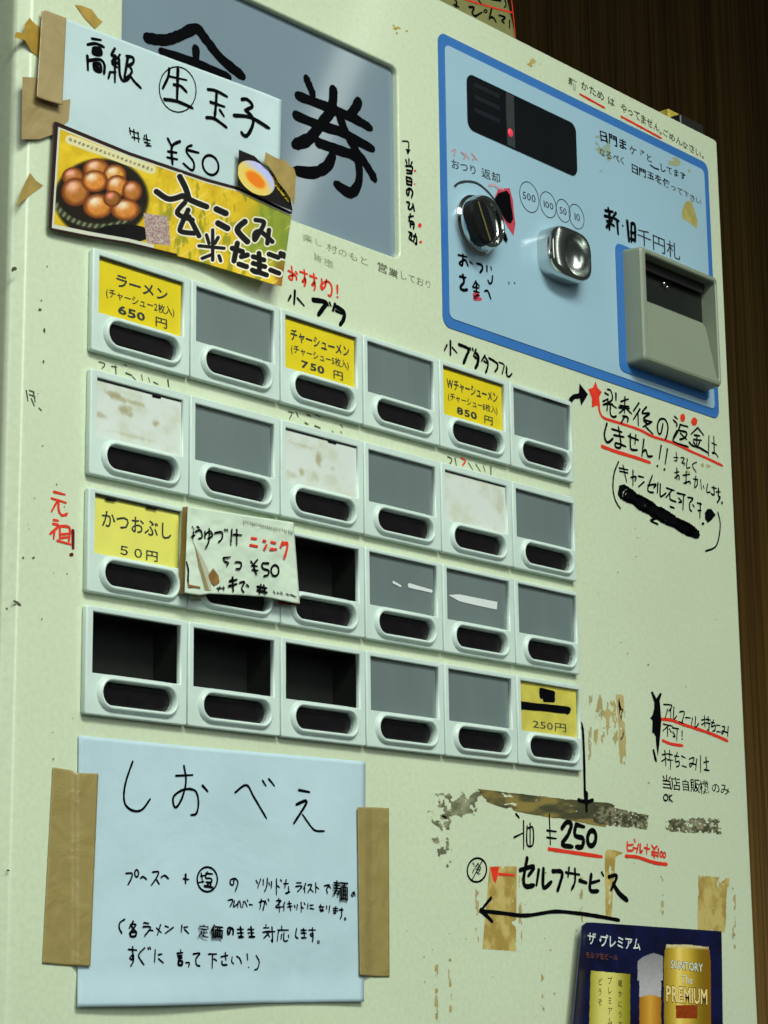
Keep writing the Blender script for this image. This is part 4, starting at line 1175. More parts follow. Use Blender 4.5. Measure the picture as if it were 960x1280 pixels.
for tp, bt, sd, th in (([(735, 150), (775, 170)], [(738, 215), (775, 235)], 81, .60), ([(812, 180), (872, 205)], [(815, 197), (872, 222)], 83, .53), ([(636, 100), (690, 122)], [(640, 112), (688, 136)], 85, .62)):
    o = residue('tape_residue', tp, bt, 80, 70, (128, 158, 142), (146, 158, 110), th, .09, .09, y=YP-.0001, seed=sd, edge=.35)
o = flat('tape_residue', [(857, 252), (864, 251), (868, 262), (872, 276), (871, 286), (862, 278), (852, 272), (853, 262)], GRIME, M, YP-.0001, (156, 152, 84))
# tape scraps
TC = (146, 124, 58)
for pts, cl in (([(37.6, 216), (45, 226), (54, 232), (36, 245), (20, 259), (27, 238)], (150, 132, 66)),
                ([(94, 6), (102, 7), (115, 12), (122, 22), (128, 27), (119, 36), (107, 24)], (160, 136, 62)),
                ([(20, 40), (30, 41), (31, 30), (37, 22), (42, 28), (50, 34), (51, 76), (46, 70), (39, 64), (31, 50), (18, 47)], (150, 124, 44))):
    flat('tape_residue', pts, TAPE, M, -0.0003, cl)

# ================================================================== notices
def pmul(base, amp=6, fx=.01, seed=0):
    def cf(u, v, px, py):
        n = fbm(px*fx+seed, py*fx+seed); n2 = fbm(px*.12+seed, py*.12)
        return np.array(base, float)+((n-.5)*amp*2)[..., None]+((n2-.5)*6)[..., None]
    return cf


# --- egg price notice (white, upper left)
def g_up(px, py): return -0.0012 - 0.0030*sm(318, 353, px)
def y_up(u, v, px, py): return g_up(px, py)
note = sheet('paper_notice', [(74, 20), (200, 68), (330, 116), (352, 125)], [(66, 172), (200, 205), (300, 238), (349, 236)], 60, 40, pmul((174, 200, 195)), PAPER, None, yfn=y_up, thick=0.0002)
tag(note, 'white handwritten raw egg 50 yen notice taped over the grey sign at upper left', 'notice')
yN = lambda px, py: float(g_up(px, py))
I = Ink(yfn=yN)
I.many((90, 40), 8, [[(200, 65), (290, 80), 2.6], [(155, 125), (240, 115), (320, 150), 2.6], [(215, 160), (215, 215), (290, 225), (280, 165), (215, 160), 3], [(225, 180), (285, 200), 4], [(155, 240), (160, 380), 3], [(165, 285), (280, 275), (325, 330), (320, 420), 2.8], [(220, 320), (230, 375), (285, 390), (280, 320), (220, 320), 3.2], [(250, 340), (262, 375), 4],
                     [(430, 165), (395, 230), (440, 240), (400, 300), (465, 310), 2.6], [(480, 225), (430, 290), 2], [(430, 320), (430, 500), 2.6], [(380, 405), (365, 460), 2.6], [(470, 260), (480, 420), (510, 485), (560, 470), (590, 420), 2.6], [(545, 240), (610, 255), (610, 310), (550, 340), 2.6], [(560, 250), (525, 460), 3], [(575, 340), (600, 400), (530, 470), 2.4], [(380, 400), (440, 400), 2.2], [(405, 320), (450, 350), 2.6], [(580, 430), (620, 490), (690, 560), 2.6]], 2.6)
I.many((190, 70), 6, [[(130, 95), (120, 160), (80, 245), 2.6], [(120, 150), (260, 180), 2.2], [(195, 100), (188, 340), 3.2], [(165, 215), (215, 225), (260, 270), 2.8], [(95, 325), (190, 340), (305, 390), 3.0],
                      [(420, 250), (480, 260), (565, 305), 2.8], [(485, 265), (480, 370), (470, 460), 3], [(440, 345), (545, 380), 2.6], [(510, 405), (540, 450), 2.6], [(410, 462), (470, 470), (560, 535), 3],
                      [(675, 325), (715, 325), (755, 375), (700, 405), 3], [(700, 405), (755, 460), (755, 520), (720, 590), (690, 595), (670, 570), 3.2], [(615, 445), (740, 460), (880, 540), 3.2],
                      [(120, 620), (150, 680), 2.6], [(210, 640), (150, 680), (155, 810), 2.6], [(120, 715), (185, 725), 2.4], [(115, 760), (190, 775), 2.4], [(300, 670), (265, 685), (262, 725), (310, 790), (315, 840), (295, 855), (235, 805), 2.2], [(270, 705), (350, 725), 2.6]], 2.6)
I.ell(190+193/6, 70+250/6, 23, 28.5, 1.0, rot=-.12); I.ell(190+440/6, 70+818/6, 9.6, 12.6, 2.2, rot=-.35)
I.many((60, 140), 4.8, [[(490, 95), (495, 135)], [(490, 110), (545, 130)], [(515, 105), (520, 170)], [(540, 120), (545, 180)], [(505, 150), (550, 160)], [(580, 140), (575, 165)], [(590, 135), (600, 200)], [(575, 160), (615, 170)], [(580, 180), (612, 190)], [(590, 200), (620, 203)]], 1.3)
I.done('handwriting', INK, note)
tb = sheet('tape_strip', [(28, 96), (45, 97), (62, 128), (88, 124)], [(27, 174), (50, 174), (66, 168), (86, 150)], 30, 30, pmul((146, 132, 86), 10, .05, 4), TAPE, note, y=-0.0016); tb['label'] = 'older torn tape underneath'
tp = sheet('tape_strip', [(52.5, 14), (58, 13), (83, 22.5)], [(46, 121), (60, 126), (78, 131)], 30, 50, pmul((148, 136, 92), 8, .05, 9), TAPE, note, yfn=lambda u, v, px, py: -0.0022-0.0024*v**3, thick=0.0003)

# --- egg flyer
EG = [(148, 382, 0, 0)]
def flyer_col(u, v, px, py):
    X = (px-60)*4.8; Y = (py-140)*4.8            # coordinates of the enlarged photo
    n = fbm(px*.06, py*.06); n2 = fbm(px*.15+9, py*.05+4)
    c = lerp((196, 168, 28), (214, 188, 40), sm(.3, .7, n))
    c = lerp3(c, (120, 130, 30), .75*sm(.52, .70, n2)*sm(180, 215, px))
    # green leaves on the right
    g = sm(300, 345, px+(py-260)*.5)*(1-sm(.5, .9, np.abs(v-.35)*1.6))
    c = lerp3(c, (112, 140, 50), .8*g)
    c = lerp3(c, (110, 62, 24), .7*sm(338, 352, px)*sm(.55, .8, v))
    # blue-green strip lower left
    # straw highlights
    c = lerp3(c, (232, 205, 120), .6*(np.abs(((px*.7+py)*.07) % 1-.5) < .08)*sm(.5, .7, n)*(px > 190))
    # basket
    def ell(cx, cy, rx, ry): return ((X-cx)/rx)**2+((Y-cy)/ry)**2
    bsk = ell(320, 520, 290, 245); c = lerp3(c, (26, 22, 12), 1-sm(.85, 1.05, bsk))
    rim = np.abs(np.sqrt(ell(310, 470, 290, 215))-1.0); lower = sm(470, 560, Y+(-.15)*(X-60))
    c = lerp3(c, (112, 128, 92), (1-sm(.03, .10, rim))*lower*(.6+.4*np.sin(X*.16+Y*.1)))
    c = lerp3(c, (6, 6, 4), (1-sm(.8, 1.0, ell(450, 730, 180, 60))))
    for (ex, ey, rx, ry, k) in ((150, 390, 62, 55, .8), (290, 345, 75, 62, .9), (400, 378, 66, 60, 1.15), (165, 480, 80, 80, .85), (280, 415, 74, 62, 1.05), (415, 445, 66, 62, 1.0), (505, 475, 56, 60, .85), (300, 565, 84, 70, 1.0), (465, 585, 82, 62, 1.0), (385, 520, 50, 46, .7)):
        rx *= 1.08; ry *= 1.08; d = np.sqrt(ell(ex, ey, rx, ry)); hl = np.sqrt(((X-ex+rx*.25)/(rx*1.25))**2+((Y-ey+ry*.45)/(ry*1.25))**2)
        ec = lerp((236, 212*min(1, k), 176*min(1, k)), (194*min(1.05, k), 126*k, 50*k), sm(0.0, .62, hl)); ec = lerp3(ec, (92, 40, 12), sm(.55, 1.0, d)*.9)
        ec = np.minimum(ec*(.88+.24*fbm(px*.35+ex, py*.35))[..., None], 236)
        m_ = (1-sm(.96, 1.03, d))[..., None]
        c = c*(1-m_)+ec*m_
    # pale stamp
    stp = (np.abs(X-655-.1*(Y-700)) < 72) & (np.abs(Y-705-.12*(X-655)) < 88)
    c = np.where(stp[..., None], lerp((178, 168, 150), (136, 108, 104), sm(.42, .6, fbm(px*.9, py*.9))), c)
    # white caption pill
    t = np.clip(((X-130)*490+(Y-165)*180)/(490**2+180**2), 0, 1); dx = X-130-490*t; dy = Y-165-180*t; dist = np.hypot(dx, dy)
    ins = dist < 27
    txt = (np.abs(dist) < 9) & (np.sin(t*120) > -.2) & (fbm(px*1.2, py*1.2) > .42)
    c = np.where(ins[..., None], np.array((205, 205, 150.)), c); c = np.where((ins & txt)[..., None], np.array((110, 110, 80.)), c)
    # dark border with a thin white inner line
    e = np.minimum(np.minimum(u*296, 1e9), v*132)
    eb = (1-v)*132
    inn = ((u*296 < 5.5)) | (v*132 < 5.0) | ((eb < 3.0) & (u < .55))
    wl = (((u*296 < 8) | (v*132 < 7.0)) & ~inn) | ((eb < 8) & (eb >= 3.0) & (u < .45) & (u > .02))
    c = np.where(wl[..., None], np.array((190, 200, 175.)), c)
    c = np.where(inn[..., None], np.array((40, 22, 20.)), c)
    # brush lettering
    segs = []
    def add(lst, w, o=(180, 200), z=4.8):
        for st in lst: 
            q = spline_pts(st); segs.append((np.array([(o[0]+a/z, o[1]+b/z) for a, b in q]), w))
    add([[(75, 190), (150, 235), (230, 215)], [(215, 100), (250, 170), (270, 235)], [(230, 215), (300, 250), (375, 280)]], 6.0)
    add([[(245, 255), (200, 320), (290, 360)], [(265, 300), (220, 400), (225, 430), (300, 440)], [(270, 340), (330, 455)]], 5.2)
    add([[(375, 450), (390, 500)], [(445, 465), (425, 500)], [(330, 515), (480, 530)], [(400, 570), (350, 590)], [(450, 575), (460, 605)], [(412, 420), (412, 600)]], 3.6)
    add([[(435, 295), (490, 320)], [(445, 380), (500, 410)]], 6.5)
    add([[(605, 370), (560, 420), (620, 490)]], 6.2)
    add([[(670, 360), (720, 375), (690, 440), (665, 480), (665, 440), (700, 430), (770, 490)], [(750, 420), (740, 500)]], 4.8)
    add([[(530, 530), (590, 550)], [(560, 500), (540, 605)], [(585, 580), (620, 570)], [(570, 625), (615, 640)]], 5.6)
    add([[(655, 580), (720, 600)], [(655, 620), (725, 640)], [(690, 560), (690, 670), (650, 660), (735, 690)]], 5.2)
    add([[(750, 565), (805, 585)], [(760, 660), (810, 680)], [(820, 560), (826, 575)], [(836, 565), (842, 580)]], 5.2)
    D = np.full(px.shape, 99.0)
    for q, w in segs:
        for a, b in zip(q[:-1], q[1:]):
            ab = b-a; L2 = ab@ab+1e-9; t = np.clip(((px-a[0])*ab[0]+(py-a[1])*ab[1])/L2, 0, 1)
            D = np.minimum(D, np.hypot(px-a[0]-ab[0]*t, py-a[1]-ab[1]*t)-w*.58)
    c = lerp3(c, (222, 224, 200), 1-sm(1.4, 2.3, D)); c = lerp3(c, (14, 14, 10), 1-sm(-.3, .6, D))
    return c
def y_fly(u, v, px, py): return -0.0026 - 0.0055*sm(.55, 1.0, u)*sm(.55, 1.0, v) - 0.0006*np.sin(u*5)
fly = sheet('flyer', [(67.5, 152.5), (70, 152), (162, 190), (258, 223), (299, 234), (362, 264), (365, 264)], [(61, 284), (64, 288), (110, 297), (160, 305), (230, 322), (259, 330), (305, 344), (340, 355), (352, 357.5)], 620, 270, flyer_col, GLOSSP, None, yfn=y_fly, thick=0.0003)
tag(fly, 'yellow egg flyer with basket of brown eggs and brush lettering above the first buttons', 'flyer')
# cooked egg picture, part of the same flyer
def egg_col(u, v, px, py):
    X = (px-290)*10.667; Y = (py-170)*10.667
    c = np.zeros(px.shape+(3,))+np.array((16, 10, 12.))
    a = .72; dx = X-320; dy = Y-560; q = dx*math.cos(a)+dy*math.sin(a); r = -dx*math.sin(a)+dy*math.cos(a)
    d = np.sqrt((q/285)**2+(r/185)**2)
    w = lerp((176, 186, 222), (214, 196, 96), sm(-.3, .5, (r*.9-q*.1+60)/200)); 
    y_ = np.sqrt(((q-10)/180)**2+((r-20)/88)**2)
    w = lerp3(w, (222, 190, 76), 1-sm(.9, 1.35, y_)); w = lerp3(w, (224, 120, 20), 1-sm(.65, 1.05, y_))
    c = np.where((d < 1)[..., None], w, c)
    yl = (X > 545) & (X+.3*Y*0 < 760) & (np.abs((Y-560)-(X-560)*1.25) < 85)
    c = np.where((yl & (fbm(px*.5, py*.5) > .42))[..., None], np.array((190, 172, 40.)), c)
    return c
eg = sheet('egg_picture', [(298.5, 187), (318, 195), (345, 221), (363, 248)], [(297, 232), (320, 244), (345, 255), (366, 264)], 120, 110, egg_col, GLOSSP, fly, y=-0.0031-.001)
eg['label'] = 'dark picture of a halved boiled egg'
sc = flat('tape_scrap', [(332, 190), (339, 194), (346, 198), (356, 200), (361, 206), (368, 211), (370, 219), (368, 257), (358, 240), (348, 228), (343, 218), (336, 208), (330, 204)], TAPE, None, -0.0056, (150, 134, 74))
tag(sc, 'torn brown tape scrap at the right edge of the halved egg picture', 'tape')

# --- lower notice
def g_lo(px, py): return -0.0010-0.0012*sm(1215, 1258, py)-0.0010*sm(1000, 1250, py)*np.sin((px-98)/57)
def y_lo(u, v, px, py): return g_lo(px, py)
low = sheet('paper_notice', [(98.5, 919), (250, 934), (380, 945), (457, 952)], [(97, 1259), (200, 1257.5), (330, 1254), (455, 1252)], 60, 60, pmul((168, 198, 199), 7), PAPER, None, yfn=y_lo, thick=0.0002)
tag(low, 'large white handwritten salt flavour notice with brown tape on both sides', 'notice')
I = Ink(yfn=lambda a, b: float(g_lo(a, b)))
I.many((130, 940), 3.2, [[(115, 38), (85, 130), (82, 200), (110, 232), (150, 232), (185, 188)], [(288, 95), (355, 92)], [(320, 55), (328, 120), (310, 190), (285, 222), (278, 180), (320, 150), (365, 155), (378, 200), (370, 245), (348, 252)], [(395, 135), (415, 157), 2.4], [(525, 162), (570, 132), (600, 180), (650, 265)], [(635, 115), (648, 135)], [(660, 108), (682, 135)], [(780, 152), (822, 160), 2.4], [(770, 210), (812, 198), (760, 285), 2.4], [(795, 250), (830, 300), (850, 315), (882, 316), 1.6]], 2.0)
I.many((140, 1070), 6, [[(105, 130), (150, 130), (145, 170), (120, 215)], [(215, 165), (235, 155), (260, 175)], [(305, 120), (350, 120), (330, 170), (295, 220)], [(330, 170), (355, 210)], [(370, 160), (395, 145), (425, 170)], [(535, 170), (575, 175)], [(553, 140), (553, 205), 2.2], [(670, 130), (680, 200)], [(650, 200), (690, 190)], [(665, 150), (700, 145)], [(705, 130), (755, 135), 2], [(715, 120), (700, 160)], [(705, 165), (745, 170), (745, 195), (705, 195)], [(695, 225), (755, 235), 2.4], [(720, 200), (720, 230), 2.4], [(740, 200), (738, 232), 2.4], [(915, 175), (910, 215), (890, 210), (890, 180), (925, 170), (945, 200), (925, 265)],
                        [(95, 475), (60, 500), (55, 540), (75, 580)], [(160, 490), (130, 540), 1.9], [(140, 515), (180, 515), (130, 580)], [(150, 530), (185, 570)], [(140, 570), (180, 570), (175, 600), (140, 600), (140, 570), 1.9], [(240, 500), (275, 505)], [(235, 530), (290, 535), (245, 600)], [(285, 555), (310, 560)], [(365, 515), (340, 595)], [(335, 540), (370, 575)], [(400, 525), (425, 535)], [(460, 535), (400, 580)], [(525, 520), (520, 570)], [(540, 535), (570, 530)], [(545, 550), (575, 580)],
                        [(125, 700), (185, 705)], [(155, 680), (155, 770), (135, 765), (160, 740), (160, 790), (140, 825)], [(245, 690), (200, 745), (240, 815)], [(270, 690), (275, 700)], [(285, 685), (290, 698)], [(325, 705), (320, 795)], [(350, 740), (375, 735)], [(350, 770), (385, 800)], [(490, 730), (530, 725), 2], [(515, 705), (515, 720)], [(495, 750), (525, 748), 2], [(500, 765), (525, 765), 2], [(500, 785), (525, 790), (525, 815), (500, 815), (500, 785), 2.2], [(555, 800), (580, 800), (575, 830)], [(610, 735), (660, 730), (630, 770), (635, 815), (660, 825)], [(725, 735), (785, 735)], [(755, 735), (752, 840)], [(765, 770), (785, 785)], [(820, 755), (870, 745)], [(850, 725), (855, 780)], [(825, 790), (830, 815), (865, 815)]], 1.5)
I.many((280, 1080), 5.333, [[(45, 430), (35, 465), (25, 460), (30, 425), (60, 435), (60, 470), 1.9], [(90, 435), (130, 435)], [(90, 460), (130, 458)], [(110, 420), (115, 480), (95, 485), (130, 485), 2], [(160, 435), (200, 435)], [(160, 460), (200, 458)], [(180, 420), (185, 480), (165, 485), (205, 485), 2], [(265, 425), (300, 425)], [(280, 405), (280, 420)], [(260, 455), (305, 450), (265, 495)], [(285, 455), (305, 485)], [(320, 420), (325, 515), (315, 505)], [(305, 450), (340, 450)],
                            [(360, 440), (430, 440)], [(385, 415), (385, 435)], [(365, 440), (355, 515)], [(385, 470), (380, 500)], [(400, 460), (400, 510), (425, 510)], [(430, 475), (432, 490)], [(485, 430), (478, 480), (495, 495)], [(515, 440), (550, 440)], [(515, 460), (550, 460)], [(530, 430), (535, 490), (515, 490), (550, 492)], [(565, 440), (610, 440)], [(590, 425), (590, 480), (575, 470), (595, 465), (590, 520)],
                            [(55, 620), (52, 650), (65, 665)], [(85, 615), (105, 630), (118, 665)], [(155, 600), (158, 640)], [(215, 610), (235, 650), (225, 695), (205, 705)],
                            [(215, 110), (225, 130)], [(245, 100), (225, 160)], [(262, 105), (262, 140)], [(290, 95), (285, 150), (270, 185)], [(300, 125), (305, 140)], [(318, 118), (315, 160)], [(350, 100), (350, 205)], [(350, 140), (370, 155)], [(378, 105), (385, 115)], [(400, 130), (430, 130)], [(415, 105), (405, 160)], [(430, 150), (430, 190), (410, 195), (440, 185)], [(485, 125), (515, 125)], [(478, 150), (520, 148), (490, 185)], [(545, 130), (530, 165)], [(538, 150), (538, 190)], [(560, 140), (585, 140), (560, 190)], [(575, 165), (595, 185)], [(612, 125), (612, 190)], [(612, 150), (632, 165)], [(670, 145), (705, 140), (685, 165), (690, 195)], [(705, 150), (712, 162)],
                            [(865, 190), (860, 215), (850, 205), (868, 185), (875, 215), 1.2],
                            [(30, 240), (60, 240), (40, 285)], [(70, 245), (65, 285), (90, 265)], [(95, 250), (92, 290)], [(105, 245), (115, 290)], [(130, 250), (125, 290)], [(140, 250), (155, 285)], [(155, 240), (160, 250)], [(170, 270), (190, 272)], [(235, 255), (270, 250), (260, 310)], [(250, 235), (240, 300)], [(275, 245), (285, 270)], [(295, 235), (300, 245)], [(350, 245), (380, 245), (345, 285)], [(365, 230), (370, 320)], [(350, 290), (390, 285)], [(405, 255), (395, 285)], [(400, 270), (400, 310)], [(425, 265), (450, 262)], [(425, 285), (455, 280)], [(435, 250), (445, 310)], [(470, 275), (475, 290)], [(490, 270), (485, 305)], [(515, 255), (515, 320)], [(515, 285), (530, 295)], [(535, 260), (542, 270)], [(560, 265), (558, 300)], [(575, 275), (595, 273)], [(575, 295), (600, 300)], [(635, 285), (665, 285)], [(645, 270), (640, 305)], [(660, 290), (655, 315), (640, 305), (665, 310)], [(685, 280), (685, 300)], [(705, 280), (700, 325)], [(730, 295), (760, 295)], [(730, 310), (760, 312)], [(745, 285), (745, 325), (730, 325)], [(770, 305), (795, 305)], [(785, 295), (785, 340), (775, 365)]], 1.35)
I.ell(140+185/6, 1070+130/6, 2.4, 4.4, 1.6); I.ell(140+715/6, 1070+175/6, 12.6, 15.4, 1.7); I.ell(280+630/5.333, 1080+520/5.333, 1.2, 1.6, .9); I.ell(280+808/5.333, 1080+365/5.333, 1.0, 1.4, .9); I.dot(280+165/5.333, 1080+688/5.333, 1.0)
I.done('handwriting', INK, low)
for ch_, a_, b_, h_, o_ in (('定', (248, 1170), (261, 1171), 17, .01), ('価', (263, 1171), (279, 1172), 18, .035), ('麺', (415, 1123), (436, 1125), 27, .012)):
    text('handwriting', ch_, a_, b_, h_, INK, low, y=float(g_lo(*a_))-.0009, off=o_, jit=.08)
for tl, bl, sd in (([(66, 959), (90, 963), (95, 966), (123, 967)], [(53, 1204), (80, 1206.5), (113, 1208)], 3), ([(447, 1009), (468, 1009), (486, 1010)], [(450, 1219), (470, 1221), (487, 1221)], 8)):
    tsh = sheet('tape_strip', tl, bl, 30, 90, pmul((140, 130, 76), 7, .06, sd), TAPE, low, yfn=(lambda u, v, px, py: -0.0004-0.0016*(sm(88, 100, px) if px.mean() < 200 else 1-sm(455, 466, px))-0.0002*fbm(px*.1, py*.06)), thick=0.00015)

# --- small garlic note, several layers
def g_g(px, py): return -0.0072-0.0010*np.sin((px-231)/48)-0.0016*fbm(np.asarray(px)*.045, np.asarray(py)*.045, 3)
def y_g(u, v, px, py): return g_g(px, py)
for k, (t_, b_, cl, yy) in enumerate((([(230, 632), (237, 634)], [(228, 738), (234, 741)], (128, 112, 66), -0.0045),)):
    pass
gn = sheet('small_note', [(235, 633), (300, 643), (367, 653)], [(231, 741), (250, 744), (262, 742), (300, 744), (330, 746), (350, 750), (375, 755)], 60, 50, pmul((184, 206, 180), 9, .03, 6), PAPER, None, yfn=y_g, thick=0.0003)
tag(gn, 'small creased garlic topping note hanging over the second button of the third row', 'note')
s1 = sheet('note_underlayer', [(228, 634), (236, 633)], [(223, 742), (232, 742)], 8, 40, pmul((124, 104, 56), 10, .05, 2), TAPE, gn, yfn=lambda u, v, px, py: -0.0036-0.003*u); s1['label'] = 'brown tape edge along the left side'
s2 = sheet('note_underlayer', [(232, 720), (262, 735)], [(238, 748), (255, 748)], 12, 12, pmul((150, 150, 120), 8, .05, 5), PAPER, gn, y=-0.006)
s3 = sheet('note_underlayer', [(345, 745), (372, 752)], [(348, 755), (372, 757)], 12, 6, pmul((86, 30, 20), 8, .05, 5), PAPER, gn, y=-0.006); s3['label'] = 'dark red slip showing below'
I = Ink(yfn=lambda a, b: float(g_g(a, b)))
for a in (((120, 310), (195, 660), (250, 660)), ((118, 300), (205, 400), (250, 600))): pass
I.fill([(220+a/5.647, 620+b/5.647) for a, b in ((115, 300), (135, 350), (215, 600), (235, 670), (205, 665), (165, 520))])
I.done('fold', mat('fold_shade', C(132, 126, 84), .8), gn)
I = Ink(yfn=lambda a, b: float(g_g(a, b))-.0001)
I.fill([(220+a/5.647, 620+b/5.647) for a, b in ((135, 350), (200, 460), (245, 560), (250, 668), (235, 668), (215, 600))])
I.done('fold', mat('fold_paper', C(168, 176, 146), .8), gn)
I = Ink(yfn=lambda a, b: float(g_g(a, b))-.0002)
I.fill([(220+a/5.647, 620+b/5.647) for a, b in ((228, 560), (262, 510), (300, 560), (308, 610), (270, 636), (240, 600))])
I.fill([(220+a/5.647, 620+b/5.647) for a, b in ((80, 600), (92, 585), (95, 625), (175, 640), (170, 652), (88, 645))])
I.done('stain', mat('brown_stain', C(120, 88, 36), .7, var=.3, scale=200), gn)
yg2 = -0.0099
I = Ink(yfn=lambda a, b: float(g_g(a, b))-.0003)
I.many((220, 620), 5.647, [[(535, 298), (570, 300)], [(525, 345), (575, 355)], [(620, 315), (635, 318)], [(625, 375), (640, 345)], [(675, 325), (705, 330)], [(670, 375), (710, 375)], [(745, 345), (785, 330), (785, 370), (765, 440)], [(755, 325), (740, 360)]], 2.3)
I.done('handwriting', RED, gn)
I = Ink(yfn=lambda a, b: float(g_g(a, b))-.0003)
I.many((220, 620), 5.647, [[(115, 215), (130, 235), 1], [(150, 215), (165, 225)], [(125, 250), (120, 300)], [(112, 285), (135, 275)], [(140, 250), (175, 240), (185, 290), (160, 300)], [(205, 250), (205, 300)], [(205, 275), (240, 245), (258, 280), (225, 300)], [(235, 230), (235, 310), (210, 370)], [(275, 260), (325, 255), (325, 300), (300, 325)], [(345, 235), (350, 245)], [(360, 235), (367, 245)],
                           [(395, 235), (388, 345)], [(405, 270), (465, 275)], [(430, 235), (430, 345)], [(335, 435), (385, 430)], [(335, 435), (345, 460), (370, 470), (360, 490)], [(420, 465), (460, 470), (455, 510), (425, 512)], [(530, 460), (550, 485)], [(575, 450), (550, 490), (570, 555)], [(535, 490), (575, 495)], [(540, 520), (580, 525)],
                           [(655, 475), (612, 475), (615, 510), (655, 525), (650, 555), (620, 565), 1.7], [(380, 600), (430, 590), 2.2], [(400, 575), (405, 670), 2.4], [(375, 635), (430, 620), 2.2], [(450, 610), (485, 605), (465, 650), (480, 680)], [(500, 625), (515, 640)], [(290, 650), (345, 650), 1.1], [(310, 640), (300, 670), 1.1], [(335, 640), (340, 665), 1.1],
                           [(575, 640), (640, 650), 2], [(600, 625), (590, 690), 2], [(620, 630), (630, 690), 2], [(575, 665), (645, 680), 2], [(690, 670), (700, 690), 1], [(715, 680), (728, 690), 1], [(740, 678), (755, 695), 1], [(780, 690), (800, 700), 1], [(810, 695), (850, 712), 1], [(75, 465), (88, 520), (85, 600), 1.4]], 1.5)
I.ell(220+700/5.647, 620+525/5.647, 4.8, 6.8, 1.7)
I.done('handwriting', INK, gn)
I = Ink(yfn=lambda a, b: float(g_g(a, b))-.0003)
for i in range(24):
    x = 480+i*15; y = 170+i*3.4
    I.many((220, 620), 5.647, [[(x, y), (x+random.uniform(-4, 8), y+random.uniform(10, 28)), .9]], .9)
I.done('handwriting', mat('pencil', C(140, 152, 130), .7), gn, 'faint pencil line')

# --- beer flyer, lower right
def beer_col(u, v, px, py):
    X = (px-710)*4.571; Y = (py-1140)*4.571
    n = fbm(px*.05, py*.05)
    c = lerp((8, 11, 40), (13, 18, 58), sm(.3, .7, n))
    c = lerp3(c, (70, 76, 86), 1-sm(0, .014, u))
    # yellow card on the left
    xl, xr = 130-(Y-340)*.03, 355
    t = (X-xl)/(xr-xl)
    k = np.clip(1-np.abs(t-.42)*1.5, 0, 1)
    cc = lerp((120, 118, 12), (206, 206, 110), sm(.0, .9, k))
    c = np.where(((t > 0) & (t < 1) & (Y > 335+(X-xl)*.09))[..., None], cc, c)
    # glass of beer
    hx = 470+0*Y; rx = np.where(Y < 390, 72, 62)
    top = 235+0.35*np.abs(X-490)**1.25*.35
    gl = (np.abs(X-470) < rx) & (Y > top+np.clip(430-X, 0, 60)*.35) & (X < 545)
    fo = lerp((118, 120, 120), (176, 180, 174), np.clip((Y-230)/200, 0, 1)*.7+.3*fbm(px*.3, py*.3))
    be = lerp((204, 158, 56), (150, 100, 20), np.clip(np.abs(X-470)/70, 0, 1))
    g = np.where((Y < 480+6*np.sin(X*.05))[..., None], fo, be)
    c = np.where(gl[..., None], g, c)
    # can
    mid = 682+(Y-400)*.005; hw = np.where(Y < 215, 118+(Y-180)*.18, 128+6*sm(215, 300, Y))
    t = (X-mid)/hw
    can = (np.abs(t) < 1) & (Y > 186+18*(t*t)*0+14*t*(t > 0))
    k = np.abs(t+.25)
    cc = lerp((208, 186, 70), (122, 100, 14), sm(.05, 1.0, k)); cc = lerp3(cc, (240, 214, 120), .7*(1-sm(.02, .20, np.abs(t+.35))))
    cc = lerp3(cc, (196, 190, 140), 1-sm(196, 212, Y-10*np.clip(t, 0, 1)))
    cc = lerp3(cc, (140, 60, 10), .25*sm(.62, .98, t))
    c = np.where(can[..., None], cc, c)
    red = (np.abs(X-678) < 62) & (np.abs(Y-570) < 38)
    c = np.where(red[..., None], lerp((120, 44, 8), (150, 70, 14), fbm(px*.4, py*.4)), c)
    return c
def y_b(u, v, px, py): return -0.0010-0.0042*(1-sm(0, .10, u))**1.5
bf = sheet('flyer', [(727, 1158), (733, 1153), (740, 1153), (900, 1164), (902, 1164)], [(712, 1312), (718, 1312), (900, 1312), (904, 1312)], 300, 250, beer_col, GLOSSP, None, yfn=y_b, thick=0.00015)
tag(bf, 'dark blue beer flyer with golden can at the lower right corner', 'flyer')
WHI = mat('white_print', C(196, 214, 196), .5); BRN = mat('brown_print', C(104, 62, 30), .5); OLV = mat('olive_print', C(60, 64, 18), .5)
yB = -0.0010
def q(a, b): return (710+a/4.571, 1140+b/4.571)
text('lettering', 'ザ・', q(108, 175), q(192, 192), 17, WHI, bf, y=yB-.0012, off=.012)
text('lettering', 'プレミアム', q(180, 192), q(415, 215), 17, WHI, bf, y=yB, off=.02)
text('lettering', 'モルツ生ビール', q(98, 258), q(285, 276), 8.5, BRN, bf, y=yB-.0014, off=.01)
text('lettering', 'SUNTORY', q(585, 320), q(772, 342), 14, mat('dark_print', C(60, 40, 8), .5), bf, y=yB+.00002, off=.045)
text('lettering', 'SUNTORY', q(585, 320), q(772, 342), 14, WHI, bf, y=yB-.00008, off=.018)
text('lettering', 'The', q(645, 404), q(712, 410), 14, WHI, bf, y=yB-.00006, off=.0, jit=.08)
text('lettering', 'PREMIUM', q(558, 508), q(798, 528), 27, MATS['dark_print'], bf, y=yB+.00002, off=.05)
text('lettering', 'PREMIUM', q(558, 508), q(798, 528), 27, mat('gold_print', C(222, 206, 130), .4), bf, y=yB-.00008, off=.02)
text('lettering', 'どうぞ', q(170, 415), q(170, 590), 9.5, OLV, bf, y=yB, vertical=True)
text('lettering', 'プレミアム', q(225, 410), q(225, 700), 10.5, OLV, bf, y=yB, vertical=True)
text('lettering', '確かにうまい', q(285, 425), q(285, 780), 9.5, OLV, bf, y=yB, vertical=True)

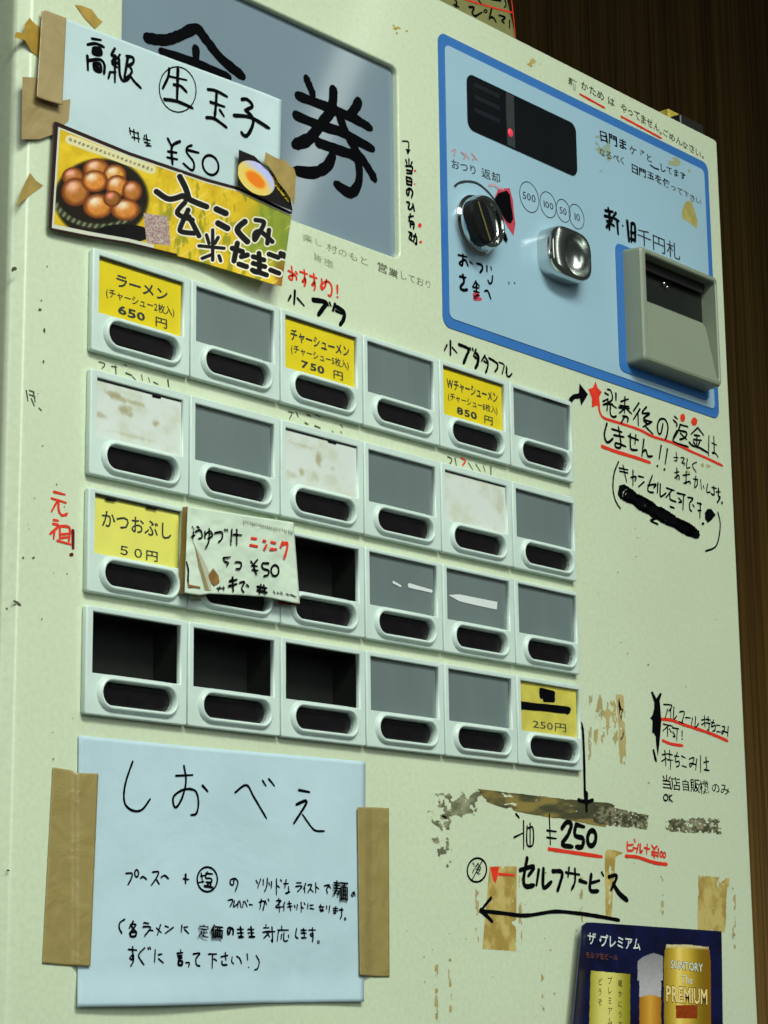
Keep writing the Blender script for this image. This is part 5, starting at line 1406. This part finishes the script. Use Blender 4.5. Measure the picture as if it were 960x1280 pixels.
# ================================================================== things on top of the machine
YT = 0.045
ps = sheet('paper_sign', [(480, -90), (620, -60)], [(530, -6), (646, 52)], 30, 30, pmul((118, 122, 72), 9, .05, 3), PAPER, None, y=YT, thick=0.0006)
tag(ps, 'yellowed handwritten card sign standing behind the top edge of the machine', 'sign')
I = Ink(YT)
I.many((540, 0), 6.857, [[(190, -20), (210, 15), (205, 60), 2.2], [(190, 40), (230, 60), 2], [(320, 60), (360, 65), (345, 110), (365, 135), 2.2], [(370, 140), (430, 105), 2], [(510, 80), (490, 165), 2.2], [(495, 150), (525, 150), (550, 190), 2], [(575, 130), (630, 150), (600, 175), (620, 195), 1.8], [(665, 175), (665, 240), 1.8], [(400, 0), (420, 30), 2], [(510, -10), (590, 5), 2.2], [(625, -5), (635, 40), (620, 65), 1.6]], 2)
I.ell(540+460/6.857, 95/6.857, 1.8, 1.8, 1.2)
I.done('handwriting', INK, ps)
I = Ink(YT)
I.many((540, 0), 6.857, [[(240, -20), (330, 10), (440, 40), (560, 75), (690, 108), 1.6], [(668, -60), (690, 60), (715, 320), 1.1]], 1.6)
I.done('handwriting', RED, ps, 'red ruled lines')
zt = Z0+ZT*U-0.002
a = P(858, 160, 0.04); b = P(889, 172, 0.04)
ya, yb2 = 0.045, 0.10
pa, pb = P(857, 160, ya), P(891, 165, ya)
bx = box('black_box', P(851, 150, 0.006).x, XR*U-0.004, 0.006, 0.05, zt, P(862, 147, 0.006).z, BLACKMT, None, bev=0.0015)
tag(bx, 'small black box lying on top of the machine near its right corner', 'box')
pc, pd = P(836, 150, 0.04), P(862, 150, 0.04)
def yel(u, v, px, py): return lerp((176, 160, 60), (150, 138, 58), fbm(px*.3, py*.3))
yp = box('yellow_packet', P(836, 146, 0.045).x, P(861, 146, 0.045).x, 0.045, 0.06, zt, P(850, 142.5, 0.045).z, mat('yellow_packet', C(186, 172, 66), .5, var=.2, scale=150), None, bev=0.001)
tag(yp, 'little yellow packet lying on top of the machine beside the black box', 'packet')
